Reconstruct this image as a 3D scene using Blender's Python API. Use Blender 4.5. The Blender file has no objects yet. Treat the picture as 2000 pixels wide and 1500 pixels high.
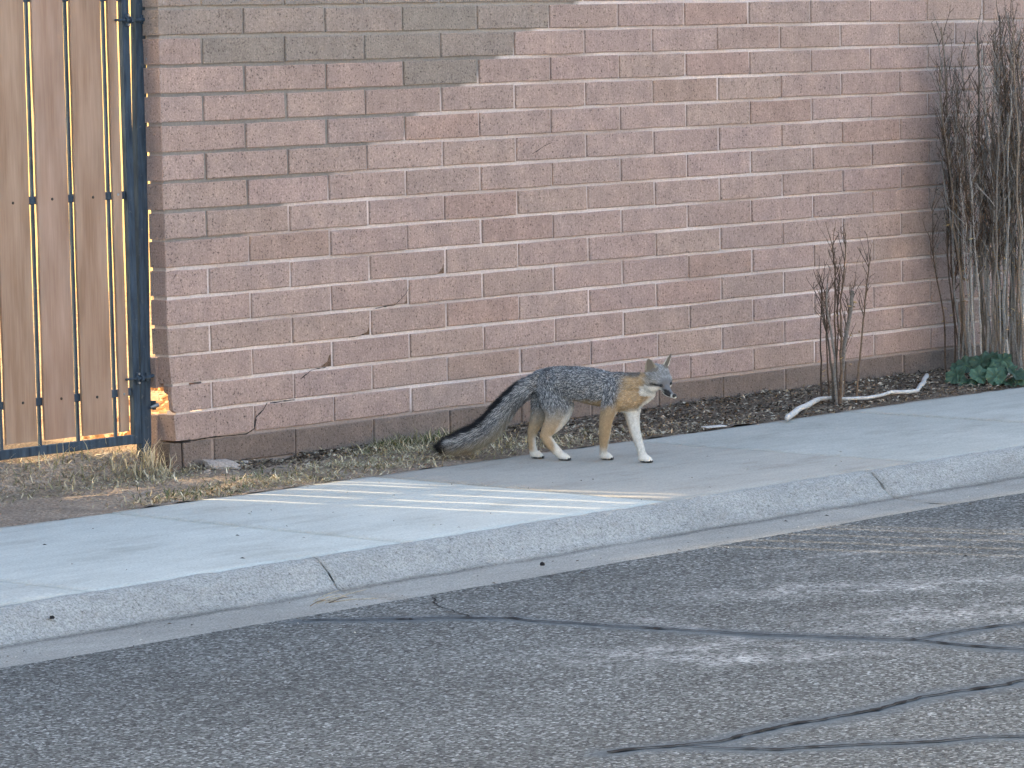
import bpy, bmesh, math, random
import numpy as np
from mathutils import Vector, Matrix, noise as mnoise

random.seed(11)
rng = np.random.default_rng(11)
S = bpy.context.scene
COL = S.collection

# ------------------------------------------------------------------ camera
cam = bpy.data.cameras.new('camera')
cam_ob = bpy.data.objects.new('camera', cam)
COL.objects.link(cam_ob)
RT = Vector((0.67706229, -0.73561316, -0.0214458))
UP = Vector((0.0796163, 0.04424681, 0.99584309))
FW = Vector((0.73160638, 0.67595524, -0.08852465))
cam_ob.matrix_world = Matrix((
    (RT.x, UP.x, -FW.x, -9.24576),
    (RT.y, UP.y, -FW.y, -10.18471),
    (RT.z, UP.z, -FW.z, 1.50147),
    (0, 0, 0, 1)))
cam.sensor_fit = 'HORIZONTAL'
cam.sensor_width = 36
cam.lens = 7646.9 * 36 / 2000
cam.clip_start = 0.1
cam.clip_end = 3000
S.camera = cam_ob
S.render.resolution_x = 1024
S.render.resolution_y = 768

# ------------------------------------------------------------------ light
SUN_EL = math.radians(12.0)
SUN_AZ = math.radians(-14.5)          # measured from +Y towards +X
w = bpy.data.worlds.new('World')
S.world = w
w.use_nodes = True
nt = w.node_tree
nt.nodes.clear()
sky = nt.nodes.new('ShaderNodeTexSky')
sky.sky_type = 'NISHITA'
sky.sun_disc = False
sky.sun_elevation = SUN_EL
sky.sun_rotation = SUN_AZ
sky.air_density = 0.8
sky.dust_density = 5.2
sky.ozone_density = 0.0
bg = nt.nodes.new('ShaderNodeBackground')
bg.inputs['Strength'].default_value = 0.13
out = nt.nodes.new('ShaderNodeOutputWorld')
nt.links.new(sky.outputs[0], bg.inputs[0])
nt.links.new(bg.outputs[0], out.inputs[0])

sun = bpy.data.lights.new('sun', 'SUN')
sun.energy = 2.5
sun.angle = math.radians(0.85)
sun.color = (1.0, 0.76, 0.47)
sun_ob = bpy.data.objects.new('sun', sun)
COL.objects.link(sun_ob)
sd = Vector((math.sin(SUN_AZ) * math.cos(SUN_EL), math.cos(SUN_AZ) * math.cos(SUN_EL), math.sin(SUN_EL)))
sun_ob.rotation_euler = sd.to_track_quat('Z', 'Y').to_euler()
sun_ob.location = (-3, 12, 8)

S.view_settings.view_transform = 'Standard'
S.view_settings.look = 'None'
S.view_settings.exposure = 2.87
S.view_settings.gamma = 1
S.view_settings.use_curve_mapping = False


# ------------------------------------------------------------------ helpers
def link(o, parent=None):
    COL.objects.link(o)
    if parent:
        o.parent = parent
    return o


def empty(name, loc=(0, 0, 0), parent=None):
    o = bpy.data.objects.new(name, None)
    o.location = loc
    return link(o, parent)


def tag(o, label=None, cat=None, group=None, kind=None):
    if label: o['label'] = label
    if cat: o['category'] = cat
    if group: o['group'] = group
    if kind: o['kind'] = kind
    return o


def mesh_np(name, V, F, colors=None, smooth=False, mat=None):
    """V (n,3), F (m,k) constant k, or list of lists"""
    me = bpy.data.meshes.new(name)
    V = np.asarray(V, dtype=np.float32)
    if isinstance(F, np.ndarray):
        m, k = F.shape
        me.vertices.add(len(V))
        me.vertices.foreach_set('co', V.ravel())
        me.loops.add(m * k)
        me.loops.foreach_set('vertex_index', F.astype(np.int32).ravel())
        me.polygons.add(m)
        me.polygons.foreach_set('loop_start', np.arange(0, m * k, k, dtype=np.int32))
        me.update(calc_edges=True)
    else:
        me.from_pydata([tuple(v) for v in V], [], F)
    if colors is not None:
        a = me.attributes.new('tint', 'FLOAT_COLOR', 'POINT')
        c = np.ones((len(V), 4), dtype=np.float32)
        c[:, :3] = colors
        a.data.foreach_set('color', c.ravel())
    if smooth:
        me.polygons.foreach_set('use_smooth', np.ones(len(me.polygons), dtype=bool))
    if mat: me.materials.append(mat)
    me.validate()
    return me


def add(name, me, parent=None, loc=(0, 0, 0)):
    o = bpy.data.objects.new(name, me)
    o.location = loc
    return link(o, parent)


class MB:
    """collects simple shapes into one mesh"""
    def __init__(s):
        s.v = []; s.f = []

    def box(s, x0, x1, y0, y1, z0, z1, bev=0.0):
        if bev <= 0:
            n = len(s.v)
            s.v += [(x0, y0, z0), (x1, y0, z0), (x1, y1, z0), (x0, y1, z0), (x0, y0, z1), (x1, y0, z1), (x1, y1, z1), (x0, y1, z1)]
            s.f += [[n + i for i in q] for q in ((0, 3, 2, 1), (4, 5, 6, 7), (0, 1, 5, 4), (1, 2, 6, 5), (2, 3, 7, 6), (3, 0, 4, 7))]
        else:
            bm = bmesh.new()
            bmesh.ops.create_cube(bm, size=1)
            for v in bm.verts:
                v.co = Vector(((x0 + x1) / 2 + v.co.x * (x1 - x0), (y0 + y1) / 2 + v.co.y * (y1 - y0), (z0 + z1) / 2 + v.co.z * (z1 - z0)))
            bmesh.ops.bevel(bm, geom=bm.edges[:], offset=bev, segments=1, affect='EDGES')
            s.bm(bm)
        return s

    def bm(s, bm):
        n = len(s.v)
        bm.verts.index_update()
        s.v += [tuple(v.co) for v in bm.verts]
        s.f += [[n + v.index for v in f.verts] for f in bm.faces]
        bm.free()

    def tube(s, pts, rad, seg=6, cap=True):
        pts = [Vector(p) for p in pts]
        if not hasattr(rad, '__len__'): rad = [rad] * len(pts)
        n0 = len(s.v)
        prev = None
        for i, p in enumerate(pts):
            t = (pts[min(i + 1, len(pts) - 1)] - pts[max(i - 1, 0)])
            if t.length < 1e-9: t = Vector((0, 0, 1))
            t.normalize()
            a = prev if prev is not None else (Vector((0, 0, 1)) if abs(t.z) < .9 else Vector((1, 0, 0)))
            u = (a - t * a.dot(t)).normalized()
            prev = u
            b = t.cross(u)
            for k in range(seg):
                an = 2 * math.pi * k / seg
                s.v.append(tuple(p + (u * math.cos(an) + b * math.sin(an)) * rad[i]))
        for i in range(len(pts) - 1):
            for k in range(seg):
                a0 = n0 + i * seg + k; a1 = n0 + i * seg + (k + 1) % seg
                s.f.append([a0, a1, a1 + seg, a0 + seg])
        if cap:
            s.f.append([n0 + k for k in range(seg)][::-1])
            s.f.append([n0 + (len(pts) - 1) * seg + k for k in range(seg)])
        return s

    def mesh(s, name, mat, smooth=False):
        me = bpy.data.meshes.new(name)
        me.from_pydata(s.v, [], s.f)
        if mat: me.materials.append(mat)
        if smooth:
            for p in me.polygons: p.use_smooth = True
        return me

    def obj(s, name, mat, parent=None, smooth=False, loc=(0, 0, 0)):
        return add(name, s.mesh(name, mat, smooth), parent, loc)


def N(nt, typ, **kw):
    n = nt.nodes.new(typ)
    for k, v in kw.items():
        if k.startswith('i_'):
            n.inputs[k[2:].replace('_', ' ')].default_value = v
        else:
            setattr(n, k, v)
    return n


def new_mat(name, rough=0.85, spec=0.3):
    m = bpy.data.materials.new(name)
    m.use_nodes = True
    nt = m.node_tree
    b = nt.nodes['Principled BSDF']
    b.inputs['Roughness'].default_value = rough
    b.inputs['Specular IOR Level'].default_value = spec
    return m, nt, b


def ramp(nt, src, stops):
    r = nt.nodes.new('ShaderNodeValToRGB')
    el = r.color_ramp.elements
    while len(el) < len(stops): el.new(0.5)
    for e, (p, c) in zip(el, stops):
        e.position = p
        e.color = (c, c, c, 1) if not hasattr(c, '__len__') else (*c, 1)
    nt.links.new(src, r.inputs[0])
    return r.outputs[0]


def mix(nt, typ, a, b, fac=1.0):
    n = nt.nodes.new('ShaderNodeMix')
    n.data_type = 'RGBA'
    n.blend_type = typ
    for sock, val in ((n.inputs[6], a), (n.inputs[7], b)):
        if hasattr(val, 'is_linked'): nt.links.new(val, sock)
        else: sock.default_value = (*val, 1) if hasattr(val, '__len__') else (val, val, val, 1)
    if hasattr(fac, 'is_linked'): nt.links.new(fac, n.inputs[0])
    else: n.inputs[0].default_value = fac
    return n.outputs[2]


def tex(nt, kind, vec, scale, detail=4, rough=.6, out=0, **kw):
    n = nt.nodes.new('ShaderNodeTexNoise' if kind == 'noise' else 'ShaderNodeTexVoronoi')
    n.inputs['Scale'].default_value = scale
    if kind == 'noise':
        n.inputs['Detail'].default_value = detail
        n.inputs['Roughness'].default_value = rough
    for k, v in kw.items(): setattr(n, k, v)
    if vec is not None: nt.links.new(vec, n.inputs['Vector'])
    return n.outputs[out]


def coords(nt, which='Object', scale=None):
    if which == 'world':
        c = nt.nodes.new('ShaderNodeNewGeometry').outputs['Position']
    else:
        c = nt.nodes.new('ShaderNodeTexCoord').outputs[which]
    if scale:
        mp = nt.nodes.new('ShaderNodeMapping')
        mp.inputs['Scale'].default_value = scale
        nt.links.new(c, mp.inputs[0])
        c = mp.outputs[0]
    return c


def bump(nt, b, h, strength, dist):
    n = nt.nodes.new('ShaderNodeBump')
    n.inputs['Strength'].default_value = strength
    n.inputs['Distance'].default_value = dist
    nt.links.new(h, n.inputs['Height'])
    nt.links.new(n.outputs[0], b.inputs['Normal'])


# ------------------------------------------------------------------ materials
def mat_brick():
    m, nt, b = new_mat('block', .93, .15)
    oi = nt.nodes.new('ShaderNodeObjectInfo')
    wpos = coords(nt, 'world')
    big = tex(nt, 'noise', wpos, 9, 3, .6)
    fine = tex(nt, 'noise', wpos, 150, 4, .75)
    pits = tex(nt, 'noise', wpos, 150, 2, .55)
    streak = tex(nt, 'noise', coords(nt, 'world', (60, 60, 3)), 3, 3, .6)
    c = mix(nt, 'MULTIPLY', oi.outputs['Color'], ramp(nt, big, [(.3, (.87, .87, .88)), (.68, (1.10, 1.09, 1.08))]))
    c = mix(nt, 'MULTIPLY', c, ramp(nt, streak, [(.3, .92), (.7, 1.07)]))
    c = mix(nt, 'MULTIPLY', c, ramp(nt, fine, [(.28, .50), (.45, .96), (.56, 1.04), (.72, 1.6)]))
    c = mix(nt, 'MULTIPLY', c, ramp(nt, pits, [(.28, .42), (.365, 1.0)]))
    nt.links.new(c, b.inputs['Base Color'])
    h = mix(nt, 'ADD', ramp(nt, fine, [(.3, 0.0), (.7, .6)]), ramp(nt, pits, [(.27, 0.0), (.38, .6)]))
    bump(nt, b, h, .8, .004)
    return m


def mat_tint(name, rough=.9, nscale=60, lo=.75, hi=1.25, spec=.2, bmp=0, bdist=.003):
    """material whose colour is the mesh attribute 'tint' with some noise"""
    m, nt, b = new_mat(name, rough, spec)
    a = nt.nodes.new('ShaderNodeAttribute')
    a.attribute_name = 'tint'
    n = tex(nt, 'noise', coords(nt, 'world'), nscale, 4, .65)
    c = mix(nt, 'MULTIPLY', a.outputs['Color'], ramp(nt, n, [(.3, lo), (.7, hi)]))
    nt.links.new(c, b.inputs['Base Color'])
    if bmp: bump(nt, b, n, bmp, bdist)
    return m


def mat_flat(name, col, rough=.8, spec=.3, nscale=80, lo=.75, hi=1.25, bmp=.3, metal=0, which='Object'):
    m, nt, b = new_mat(name, rough, spec)
    n = tex(nt, 'noise', coords(nt, which), nscale, 4, .65)
    c = mix(nt, 'MULTIPLY', col, ramp(nt, n, [(.3, lo), (.7, hi)]))
    nt.links.new(c, b.inputs['Base Color'])
    b.inputs['Metallic'].default_value = metal
    if bmp: bump(nt, b, n, bmp, .002)
    return m


def mat_road():
    m, nt, b = new_mat('asphalt', .85, .3)
    wpos = coords(nt, 'world')
    a = nt.nodes.new('ShaderNodeAttribute'); a.attribute_name = 'tint'
    sep = nt.nodes.new('ShaderNodeSeparateColor')
    nt.links.new(a.outputs['Color'], sep.inputs[0])
    vor = nt.nodes.new('ShaderNodeTexVoronoi')
    vor.inputs['Scale'].default_value = 135
    nt.links.new(wpos, vor.inputs['Vector'])
    g = nt.nodes.new('ShaderNodeSeparateColor'); nt.links.new(vor.outputs['Color'], g.inputs[0])
    big = tex(nt, 'noise', wpos, 1.6, 4, .6)
    mid = tex(nt, 'noise', wpos, 22, 3, .6)
    fine = tex(nt, 'noise', wpos, 170, 3, .7)
    c = mix(nt, 'MULTIPLY', (.104, .111, .111), ramp(nt, big, [(.3, .82), (.7, 1.16)]))
    c = mix(nt, 'MULTIPLY', c, ramp(nt, mid, [(.3, .86), (.7, 1.14)]))
    c = mix(nt, 'MULTIPLY', c, ramp(nt, g.outputs[0], [(0, .25), (.45, .86), (.8, 1.35), (1.0, 3.0)]))
    c = mix(nt, 'MULTIPLY', c, ramp(nt, fine, [(.32, .55), (.68, 1.5)]))
    # pale patches, broken up by the stones
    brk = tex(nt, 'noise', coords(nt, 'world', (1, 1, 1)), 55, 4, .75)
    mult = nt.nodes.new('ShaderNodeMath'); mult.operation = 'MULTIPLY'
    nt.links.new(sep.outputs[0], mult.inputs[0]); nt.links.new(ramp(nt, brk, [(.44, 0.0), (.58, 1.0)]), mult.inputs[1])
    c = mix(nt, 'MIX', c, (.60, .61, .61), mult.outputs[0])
    # dark seal over the cracks
    c = mix(nt, 'MIX', c, mix(nt, 'MULTIPLY', (.070, .088, .104), ramp(nt, fine, [(.3, .85), (.7, 1.15)])), sep.outputs[1])
    nt.links.new(c, b.inputs['Base Color'])
    h = mix(nt, 'ADD', vor.outputs['Distance'], fine, 1.0)
    bn = nt.nodes.new('ShaderNodeBump'); bn.inputs['Distance'].default_value = .004
    inv = nt.nodes.new('ShaderNodeMath'); inv.operation = 'SUBTRACT'; inv.inputs[0].default_value = .8
    nt.links.new(sep.outputs[1], inv.inputs[1])
    nt.links.new(inv.outputs[0], bn.inputs['Strength'])
    nt.links.new(h, bn.inputs['Height']); nt.links.new(bn.outputs[0], b.inputs['Normal'])
    return m


def mat_concrete(name, col, speck=.5, sscale=110, lo=.9, hi=1.08, bmp=.3):
    m, nt, b = new_mat(name, .88, .25)
    wpos = coords(nt, 'world')
    a = nt.nodes.new('ShaderNodeAttribute'); a.attribute_name = 'tint'
    big = tex(nt, 'noise', wpos, 2.3, 5, .6)
    brush = tex(nt, 'noise', coords(nt, 'world', (2.5, 9, 4)), 2.2, 4, .6)
    mid = tex(nt, 'noise', wpos, 40, 4, .7)
    fine = tex(nt, 'noise', wpos, sscale, 3, .7)
    pit = tex(nt, 'noise', wpos, sscale * .62, 2, .5)
    c = mix(nt, 'MULTIPLY', a.outputs['Color'], col)
    c = mix(nt, 'MULTIPLY', c, ramp(nt, big, [(.3, lo), (.7, hi)]))
    c = mix(nt, 'MULTIPLY', c, ramp(nt, brush, [(.3, .94), (.7, 1.06)]))
    c = mix(nt, 'MULTIPLY', c, ramp(nt, mid, [(.3, 1 - .18 * speck), (.7, 1 + .16 * speck)]))
    c = mix(nt, 'MULTIPLY', c, ramp(nt, fine, [(.3, 1 - .75 * speck), (.5, 1.0), (.7, 1 + .55 * speck)]))
    c = mix(nt, 'MULTIPLY', c, ramp(nt, pit, [(.27, 1 - .8 * speck), (.36, 1.0)]))
    # gum spots, drips and soft stains
    sv = nt.nodes.new('ShaderNodeTexVoronoi'); sv.inputs['Scale'].default_value = 7.5
    nt.links.new(wpos, sv.inputs['Vector'])
    sr = nt.nodes.new('ShaderNodeSeparateColor'); nt.links.new(sv.outputs['Color'], sr.inputs[0])
    sz = nt.nodes.new('ShaderNodeMath'); sz.operation = 'MULTIPLY_ADD'; sz.inputs[1].default_value = .10; sz.inputs[2].default_value = -.035
    nt.links.new(sr.outputs[1], sz.inputs[0])
    sl = nt.nodes.new('ShaderNodeMath'); sl.operation = 'LESS_THAN'
    nt.links.new(sv.outputs['Distance'], sl.inputs[0]); nt.links.new(sz.outputs[0], sl.inputs[1])
    c = mix(nt, 'MULTIPLY', c, mix(nt, 'MIX', (1, 1, 1), (.80, .79, .78), sl.outputs[0]))
    st = tex(nt, 'noise', coords(nt, 'world', (1.1, 2.6, 1)), 1.7, 6, .68)
    c = mix(nt, 'MULTIPLY', c, ramp(nt, st, [(.34, (.86, .85, .84)), (.46, (1.0, 1.0, 1.0)), (.66, (1.05, 1.05, 1.05))]))
    nt.links.new(c, b.inputs['Base Color'])
    bump(nt, b, fine, bmp, .003)
    return m


def mat_soil():
    m, nt, b = new_mat('soil', .95, .1)
    wpos = coords(nt, 'world')
    a = nt.nodes.new('ShaderNodeAttribute'); a.attribute_name = 'tint'
    big = tex(nt, 'noise', wpos, 5, 5, .65)
    fine = tex(nt, 'noise', wpos, 95, 4, .75)
    vor = nt.nodes.new('ShaderNodeTexVoronoi'); vor.inputs['Scale'].default_value = 70
    nt.links.new(wpos, vor.inputs['Vector'])
    c = mix(nt, 'MULTIPLY', a.outputs['Color'], ramp(nt, big, [(.3, .75), (.7, 1.22)]))
    c = mix(nt, 'MULTIPLY', c, ramp(nt, fine, [(.28, .45), (.5, 1.0), (.72, 1.6)]))
    nt.links.new(c, b.inputs['Base Color'])
    h = mix(nt, 'ADD', fine, vor.outputs['Distance'])
    bump(nt, b, h, 1.0, .012)
    return m


def mat_wood():
    m, nt, b = new_mat('cedar_board', .75, .2)
    oi = nt.nodes.new('ShaderNodeObjectInfo')
    c0 = coords(nt, 'world', (38, 38, 1.2))
    g = tex(nt, 'noise', c0, 2.2, 5, .65)
    g2 = tex(nt, 'noise', coords(nt, 'world', (260, 260, 5)), 1.5, 3, .6)
    blot = tex(nt, 'noise', coords(nt, 'world', (14, 14, 2.4)), 1.3, 3, .5)
    c = mix(nt, 'MULTIPLY', oi.outputs['Color'], ramp(nt, g, [(.28, (.90, .88, .86)), (.72, (1.07, 1.08, 1.09))]))
    c = mix(nt, 'MULTIPLY', c, ramp(nt, g2, [(.3, .9), (.7, 1.1)]))
    c = mix(nt, 'MULTIPLY', c, ramp(nt, blot, [(.32, (.82, .76, .71)), (.66, (1.08, 1.09, 1.1))]))
    nt.links.new(c, b.inputs['Base Color'])
    bump(nt, b, g2, .25, .001)
    return m


def mat_iron():
    m, nt, b = new_mat('painted_iron', .8, .0)
    wpos = coords(nt, 'world')
    n = tex(nt, 'noise', wpos, 45, 5, .7)
    n2 = tex(nt, 'noise', coords(nt, 'world', (30, 30, 4)), 2.0, 4, .6)
    c = mix(nt, 'MULTIPLY', (.046, .066, .092), ramp(nt, n2, [(.3, .7), (.7, 1.6)]))
    c = mix(nt, 'MIX', c, (.16, .17, .175), ramp(nt, n, [(.62, 0.0), (.75, .7)]))
    nt.links.new(c, b.inputs['Base Color'])
    nt.links.new(ramp(nt, n, [(.3, .7), (.7, .9)]), b.inputs['Roughness'])
    bump(nt, b, n, .2, .001)
    return m


M_BRICK = mat_brick()
M_MORTAR = mat_tint('mortar', .95, 120, .82, 1.15, .1, .5, .003)
M_ROAD = mat_road()
M_WALK = mat_concrete('sidewalk_concrete', (.485, .497, .465), .30, 130, .93, 1.06, .25)
M_KERB = mat_concrete('kerb_concrete', (.325, .332, .320), .66, 150, .9, 1.08, .6)
M_SOIL = mat_soil()
M_WOOD = mat_wood()
M_IRON = mat_iron()
M_STEEL = mat_flat('galvanised_steel', (.32, .34, .35), .45, .5, 60, .7, 1.2, .2, .6)
M_SCREW = mat_flat('dark_screw', (.05, .04, .035), .5, .4, 60, .7, 1.2, .1, .3)
M_GRASS = mat_tint('dry_grass', .8, 30, .85, 1.15, .2)
M_LITTER = mat_tint('leaf_litter', .85, 60, .75, 1.25, .2)
M_BARK = mat_tint('bare_bark', .85, 130, .6, 1.35, .2, .5, .002)
M_LEAF = mat_tint('mallow_leaf', .55, 45, .75, 1.25, .35, .3, .004)
M_FUR = mat_tint('fur', .75, 40, .93, 1.07, .15)
M_BLACK = mat_flat('crack_dark', (.022, .022, .024), .95, .1, 90, .6, 1.4, 0)
M_CHIP = mat_flat('broken_block_core', (.17, .115, .085), .98, .05, 160, .4, 1.5, .9, 0, 'Object')
M_STUCCO = mat_flat('house_stucco', (.72, .64, .50), .9, .2, 40, .9, 1.08, .3)
M_OCHRE = mat_flat('ochre_stucco', (.50, .39, .19), .9, .1, 40, .9, 1.08, .3)
M_TILE = mat_flat('roof_tile', (.34, .17, .11), .85, .2, 20, .7, 1.2, .3)
M_GLASSDK = mat_flat('window_glass', (.03, .035, .04), .1, .5, 3, .9, 1.1, 0)
M_PIPE = mat_flat('bleached_branch', (.60, .59, .57), .6, .3, 70, .7, 1.15, .2)
M_NOSE = mat_flat('wet_black', (.012, .012, .013), .3, .5, 60, .8, 1.2, 0)
M_STONE = mat_flat('broken_block', (.42, .37, .33), .95, .1, 120, .6, 1.35, .8)

# ------------------------------------------------------------------ ground
def vnoise(x, y, s, seed=0.0):
    return mnoise.noise(Vector((x * s, y * s, seed)))


far = add('ground', mesh_np('ground', [(-900, -900, -.16), (900, -900, -.16), (900, 900, -.16), (-900, 900, -.16)], np.array([[0, 1, 2, 3]]),
          np.tile((.30, .24, .18), (4, 1)), False, M_SOIL))
tag(far, kind='structure')

Y_BACK, Y_FRONT, Y_GUT, Y_ROAD = -0.70, -2.05, -2.24, -2.53
Z_GUT = -0.082


def soil_h(x, y):
    h = .012 * vnoise(x, y, 3.1) + .010 * vnoise(x, y, 9, 3) + .005 * vnoise(x, y, 27, 7)
    t = min(max((y - Y_BACK) / .7, 0), 1)
    bank = min(max((x - 1.6) / 1.5, 0), 1)
    h += .012 * bank * t * t - .004
    if y < 0.0 and y > -.72: h += .012 * math.sin(min(max(t, 0), 1) * math.pi) * .5
    if x < .0 and y < .3: h += .088 * math.exp(-((y - .09) / .085) ** 2) * min(1, (-x) / .12) * (1 + .25 * vnoise(x, y, 8, 5))
    if y > .3: h = .02 * vnoise(x, y, 1.3) + .012 * vnoise(x, y, 6, 3) + .006 * vnoise(x, y, 19, 3) + .01
    return h


def soil_tint(x, y):
    base = np.array((.40, .325, .262))
    dark = np.array((.175, .135, .104))
    warm = np.array((.25, .20, .16))
    k = min(max((x - .3) / 1.2, 0), 1)
    wn = .5 + .5 * vnoise(x, y, 4, 11)
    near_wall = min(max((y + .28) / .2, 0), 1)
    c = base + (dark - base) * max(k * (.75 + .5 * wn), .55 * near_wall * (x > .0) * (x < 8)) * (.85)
    c = np.clip(c, .05, 1)
    if y > .3:
        q = min(max((x - .25) / .4, 0), 1)
        c = np.array((.16, .13, .10)) * (1 - q) + np.array((.50, .35, .20)) * q
    return c


def grid(name, xs, ys, hf, tf, mat, kind='structure', smooth=True):
    V = [(x, y, hf(x, y)) for y in ys for x in xs]
    T = np.array([tf(x, y) for y in ys for x in xs])
    nx = len(xs)
    i = np.arange(len(ys) - 1)[:, None] * nx + np.arange(nx - 1)[None, :]
    F = np.stack([i, i + 1, i + 1 + nx, i + nx], -1).reshape(-1, 4)
    o = add(name, mesh_np(name, V, F, T, smooth, mat))
    return tag(o, kind=kind)


xs = np.r_[-40, -20, -8, -4, np.arange(-2.2, 5.6, .025), 6, 8, 14, 30, 60]
ys = np.r_[-.72, np.arange(-.70, .12, .022), .2, .35, np.arange(.5, 4, .1), np.arange(4, 14, .5), 20, 40, 80]
grid('soil_strip', xs, ys, soil_h, soil_tint, M_SOIL)

# road with pale patches and sealed cracks painted into an attribute (pale = r, seal = g)
CRACKS = [
    [(-1.86, -2.56), (-1.78, -2.68), (-1.69, -2.80), (-1.61, -2.90), (-1.54, -3.04), (-1.53, -3.2), (-1.48, -3.45), (-1.45, -3.62), (-1.42, -3.84), (-1.36, -4.02), (-1.28, -4.23), (-1.30, -4.38), (-1.28, -4.54), (-1.22, -4.9), (-1.25, -5.4)],
    [(-1.29, -4.20), (-1.15, -4.22), (-1.0, -4.24), (-.9, -4.28), (-.6, -4.42), (-.2, -4.6)],
    [(-2.95, -4.62), (-2.72, -4.74), (-2.55, -4.73), (-2.37, -4.75), (-2.2, -4.78), (-1.99, -4.76), (-1.85, -4.81), (-1.68, -4.83), (-1.4, -4.9), (-.9, -5.0)],
    [(-2.80, -4.70), (-2.76, -4.84), (-2.72, -4.92), (-2.60, -5.01), (-2.47, -5.14), (-2.36, -5.2), (-2.30, -5.27), (-2.1, -5.38), (-1.9, -5.6)],
    [(-1.34, -2.56), (-1.44, -2.66), (-1.52, -2.80), (-1.58, -2.92)],
    [(-1.47, -3.72), (-1.40, -3.80), (-1.33, -3.95), (-1.28, -4.1), (-1.27, -4.2)],
]
CRACK_W = [.0085, .0075, .0105, .009, .004, .004]


def wiggle(pl, amp, step=.03, seed=0):
    o = []
    for a, b in zip(pl[:-1], pl[1:]):
        L = math.dist(a, b); n = max(1, int(L / step))
        for i in range(n):
            t = i / n
            x = a[0] + (b[0] - a[0]) * t; y = a[1] + (b[1] - a[1]) * t
            o.append((x + amp * vnoise(x, y, 14, seed) + .4 * amp * vnoise(x, y, 45, seed), y + amp * vnoise(x, y, 14, seed + 50) + .4 * amp * vnoise(x, y, 45, seed + 9)))
    o.append(pl[-1])
    return o


CW = [wiggle(c, .015, .012, i) for i, c in enumerate(CRACKS)]
crack_pts = np.array([p for c in CW[:4] for p in c])
PALE = [(-.60, -3.46, .36, .11, -38, 1.0), (-.25, -3.72, .30, .07, -35, .8), (-.75, -4.05, .42, .16, -35, .7), (-1.45, -3.62, .05, .30, -20, .8), (-1.75, -3.92, .30, .16, -55, .9),  # soft pale ellipses laid over the road colour
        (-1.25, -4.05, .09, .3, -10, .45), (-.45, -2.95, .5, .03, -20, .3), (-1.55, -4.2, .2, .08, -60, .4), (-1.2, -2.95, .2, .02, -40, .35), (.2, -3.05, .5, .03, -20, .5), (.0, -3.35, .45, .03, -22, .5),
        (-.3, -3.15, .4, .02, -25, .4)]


def road_h(x, y):
    return Z_GUT + .004 + min((Y_ROAD - y) * .012, .05) + .003 * vnoise(x, y, 2.2)


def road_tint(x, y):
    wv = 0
    for cx, cy, a, b, ang, k in PALE:
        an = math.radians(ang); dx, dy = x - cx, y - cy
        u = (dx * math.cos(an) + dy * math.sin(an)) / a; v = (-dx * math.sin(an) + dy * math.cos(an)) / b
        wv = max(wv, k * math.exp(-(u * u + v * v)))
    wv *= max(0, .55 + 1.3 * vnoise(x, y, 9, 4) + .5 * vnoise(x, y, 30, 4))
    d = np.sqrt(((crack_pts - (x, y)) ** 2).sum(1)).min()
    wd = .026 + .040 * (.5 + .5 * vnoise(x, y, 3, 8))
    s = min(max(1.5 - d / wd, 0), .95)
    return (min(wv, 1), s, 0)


xs = np.r_[-60, -20, -8, -5, np.arange(-4.1, 2.4, .04), 3, 5, 9, 25, 80]
ys = np.r_[np.arange(-5.9, Y_ROAD + .03, .04)]
ys = np.r_[-11, -8, -7, ys]
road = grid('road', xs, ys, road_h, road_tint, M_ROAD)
for i, pl in enumerate(CW):
    V = []; F = []
    for j, (x, y) in enumerate(pl):
        a = pl[max(j - 1, 0)]; b = pl[min(j + 1, len(pl) - 1)]
        t = Vector((b[0] - a[0], b[1] - a[1])).normalized(); n = Vector((-t.y, t.x))
        wd = CRACK_W[i] * (.25 + 1.3 * abs(vnoise(x, y, 18, 3)) + .5 * abs(vnoise(x, y, 70, 3)))
        z = road_h(x, y) + .0035
        V += [(x + n.x * wd, y + n.y * wd, z), (x - n.x * wd, y - n.y * wd, z)]
        if j: k = 2 * j; F.append([k - 2, k - 1, k + 1, k])
    add('crack', mesh_np('crack', V, F, None, False, M_BLACK), road)

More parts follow.
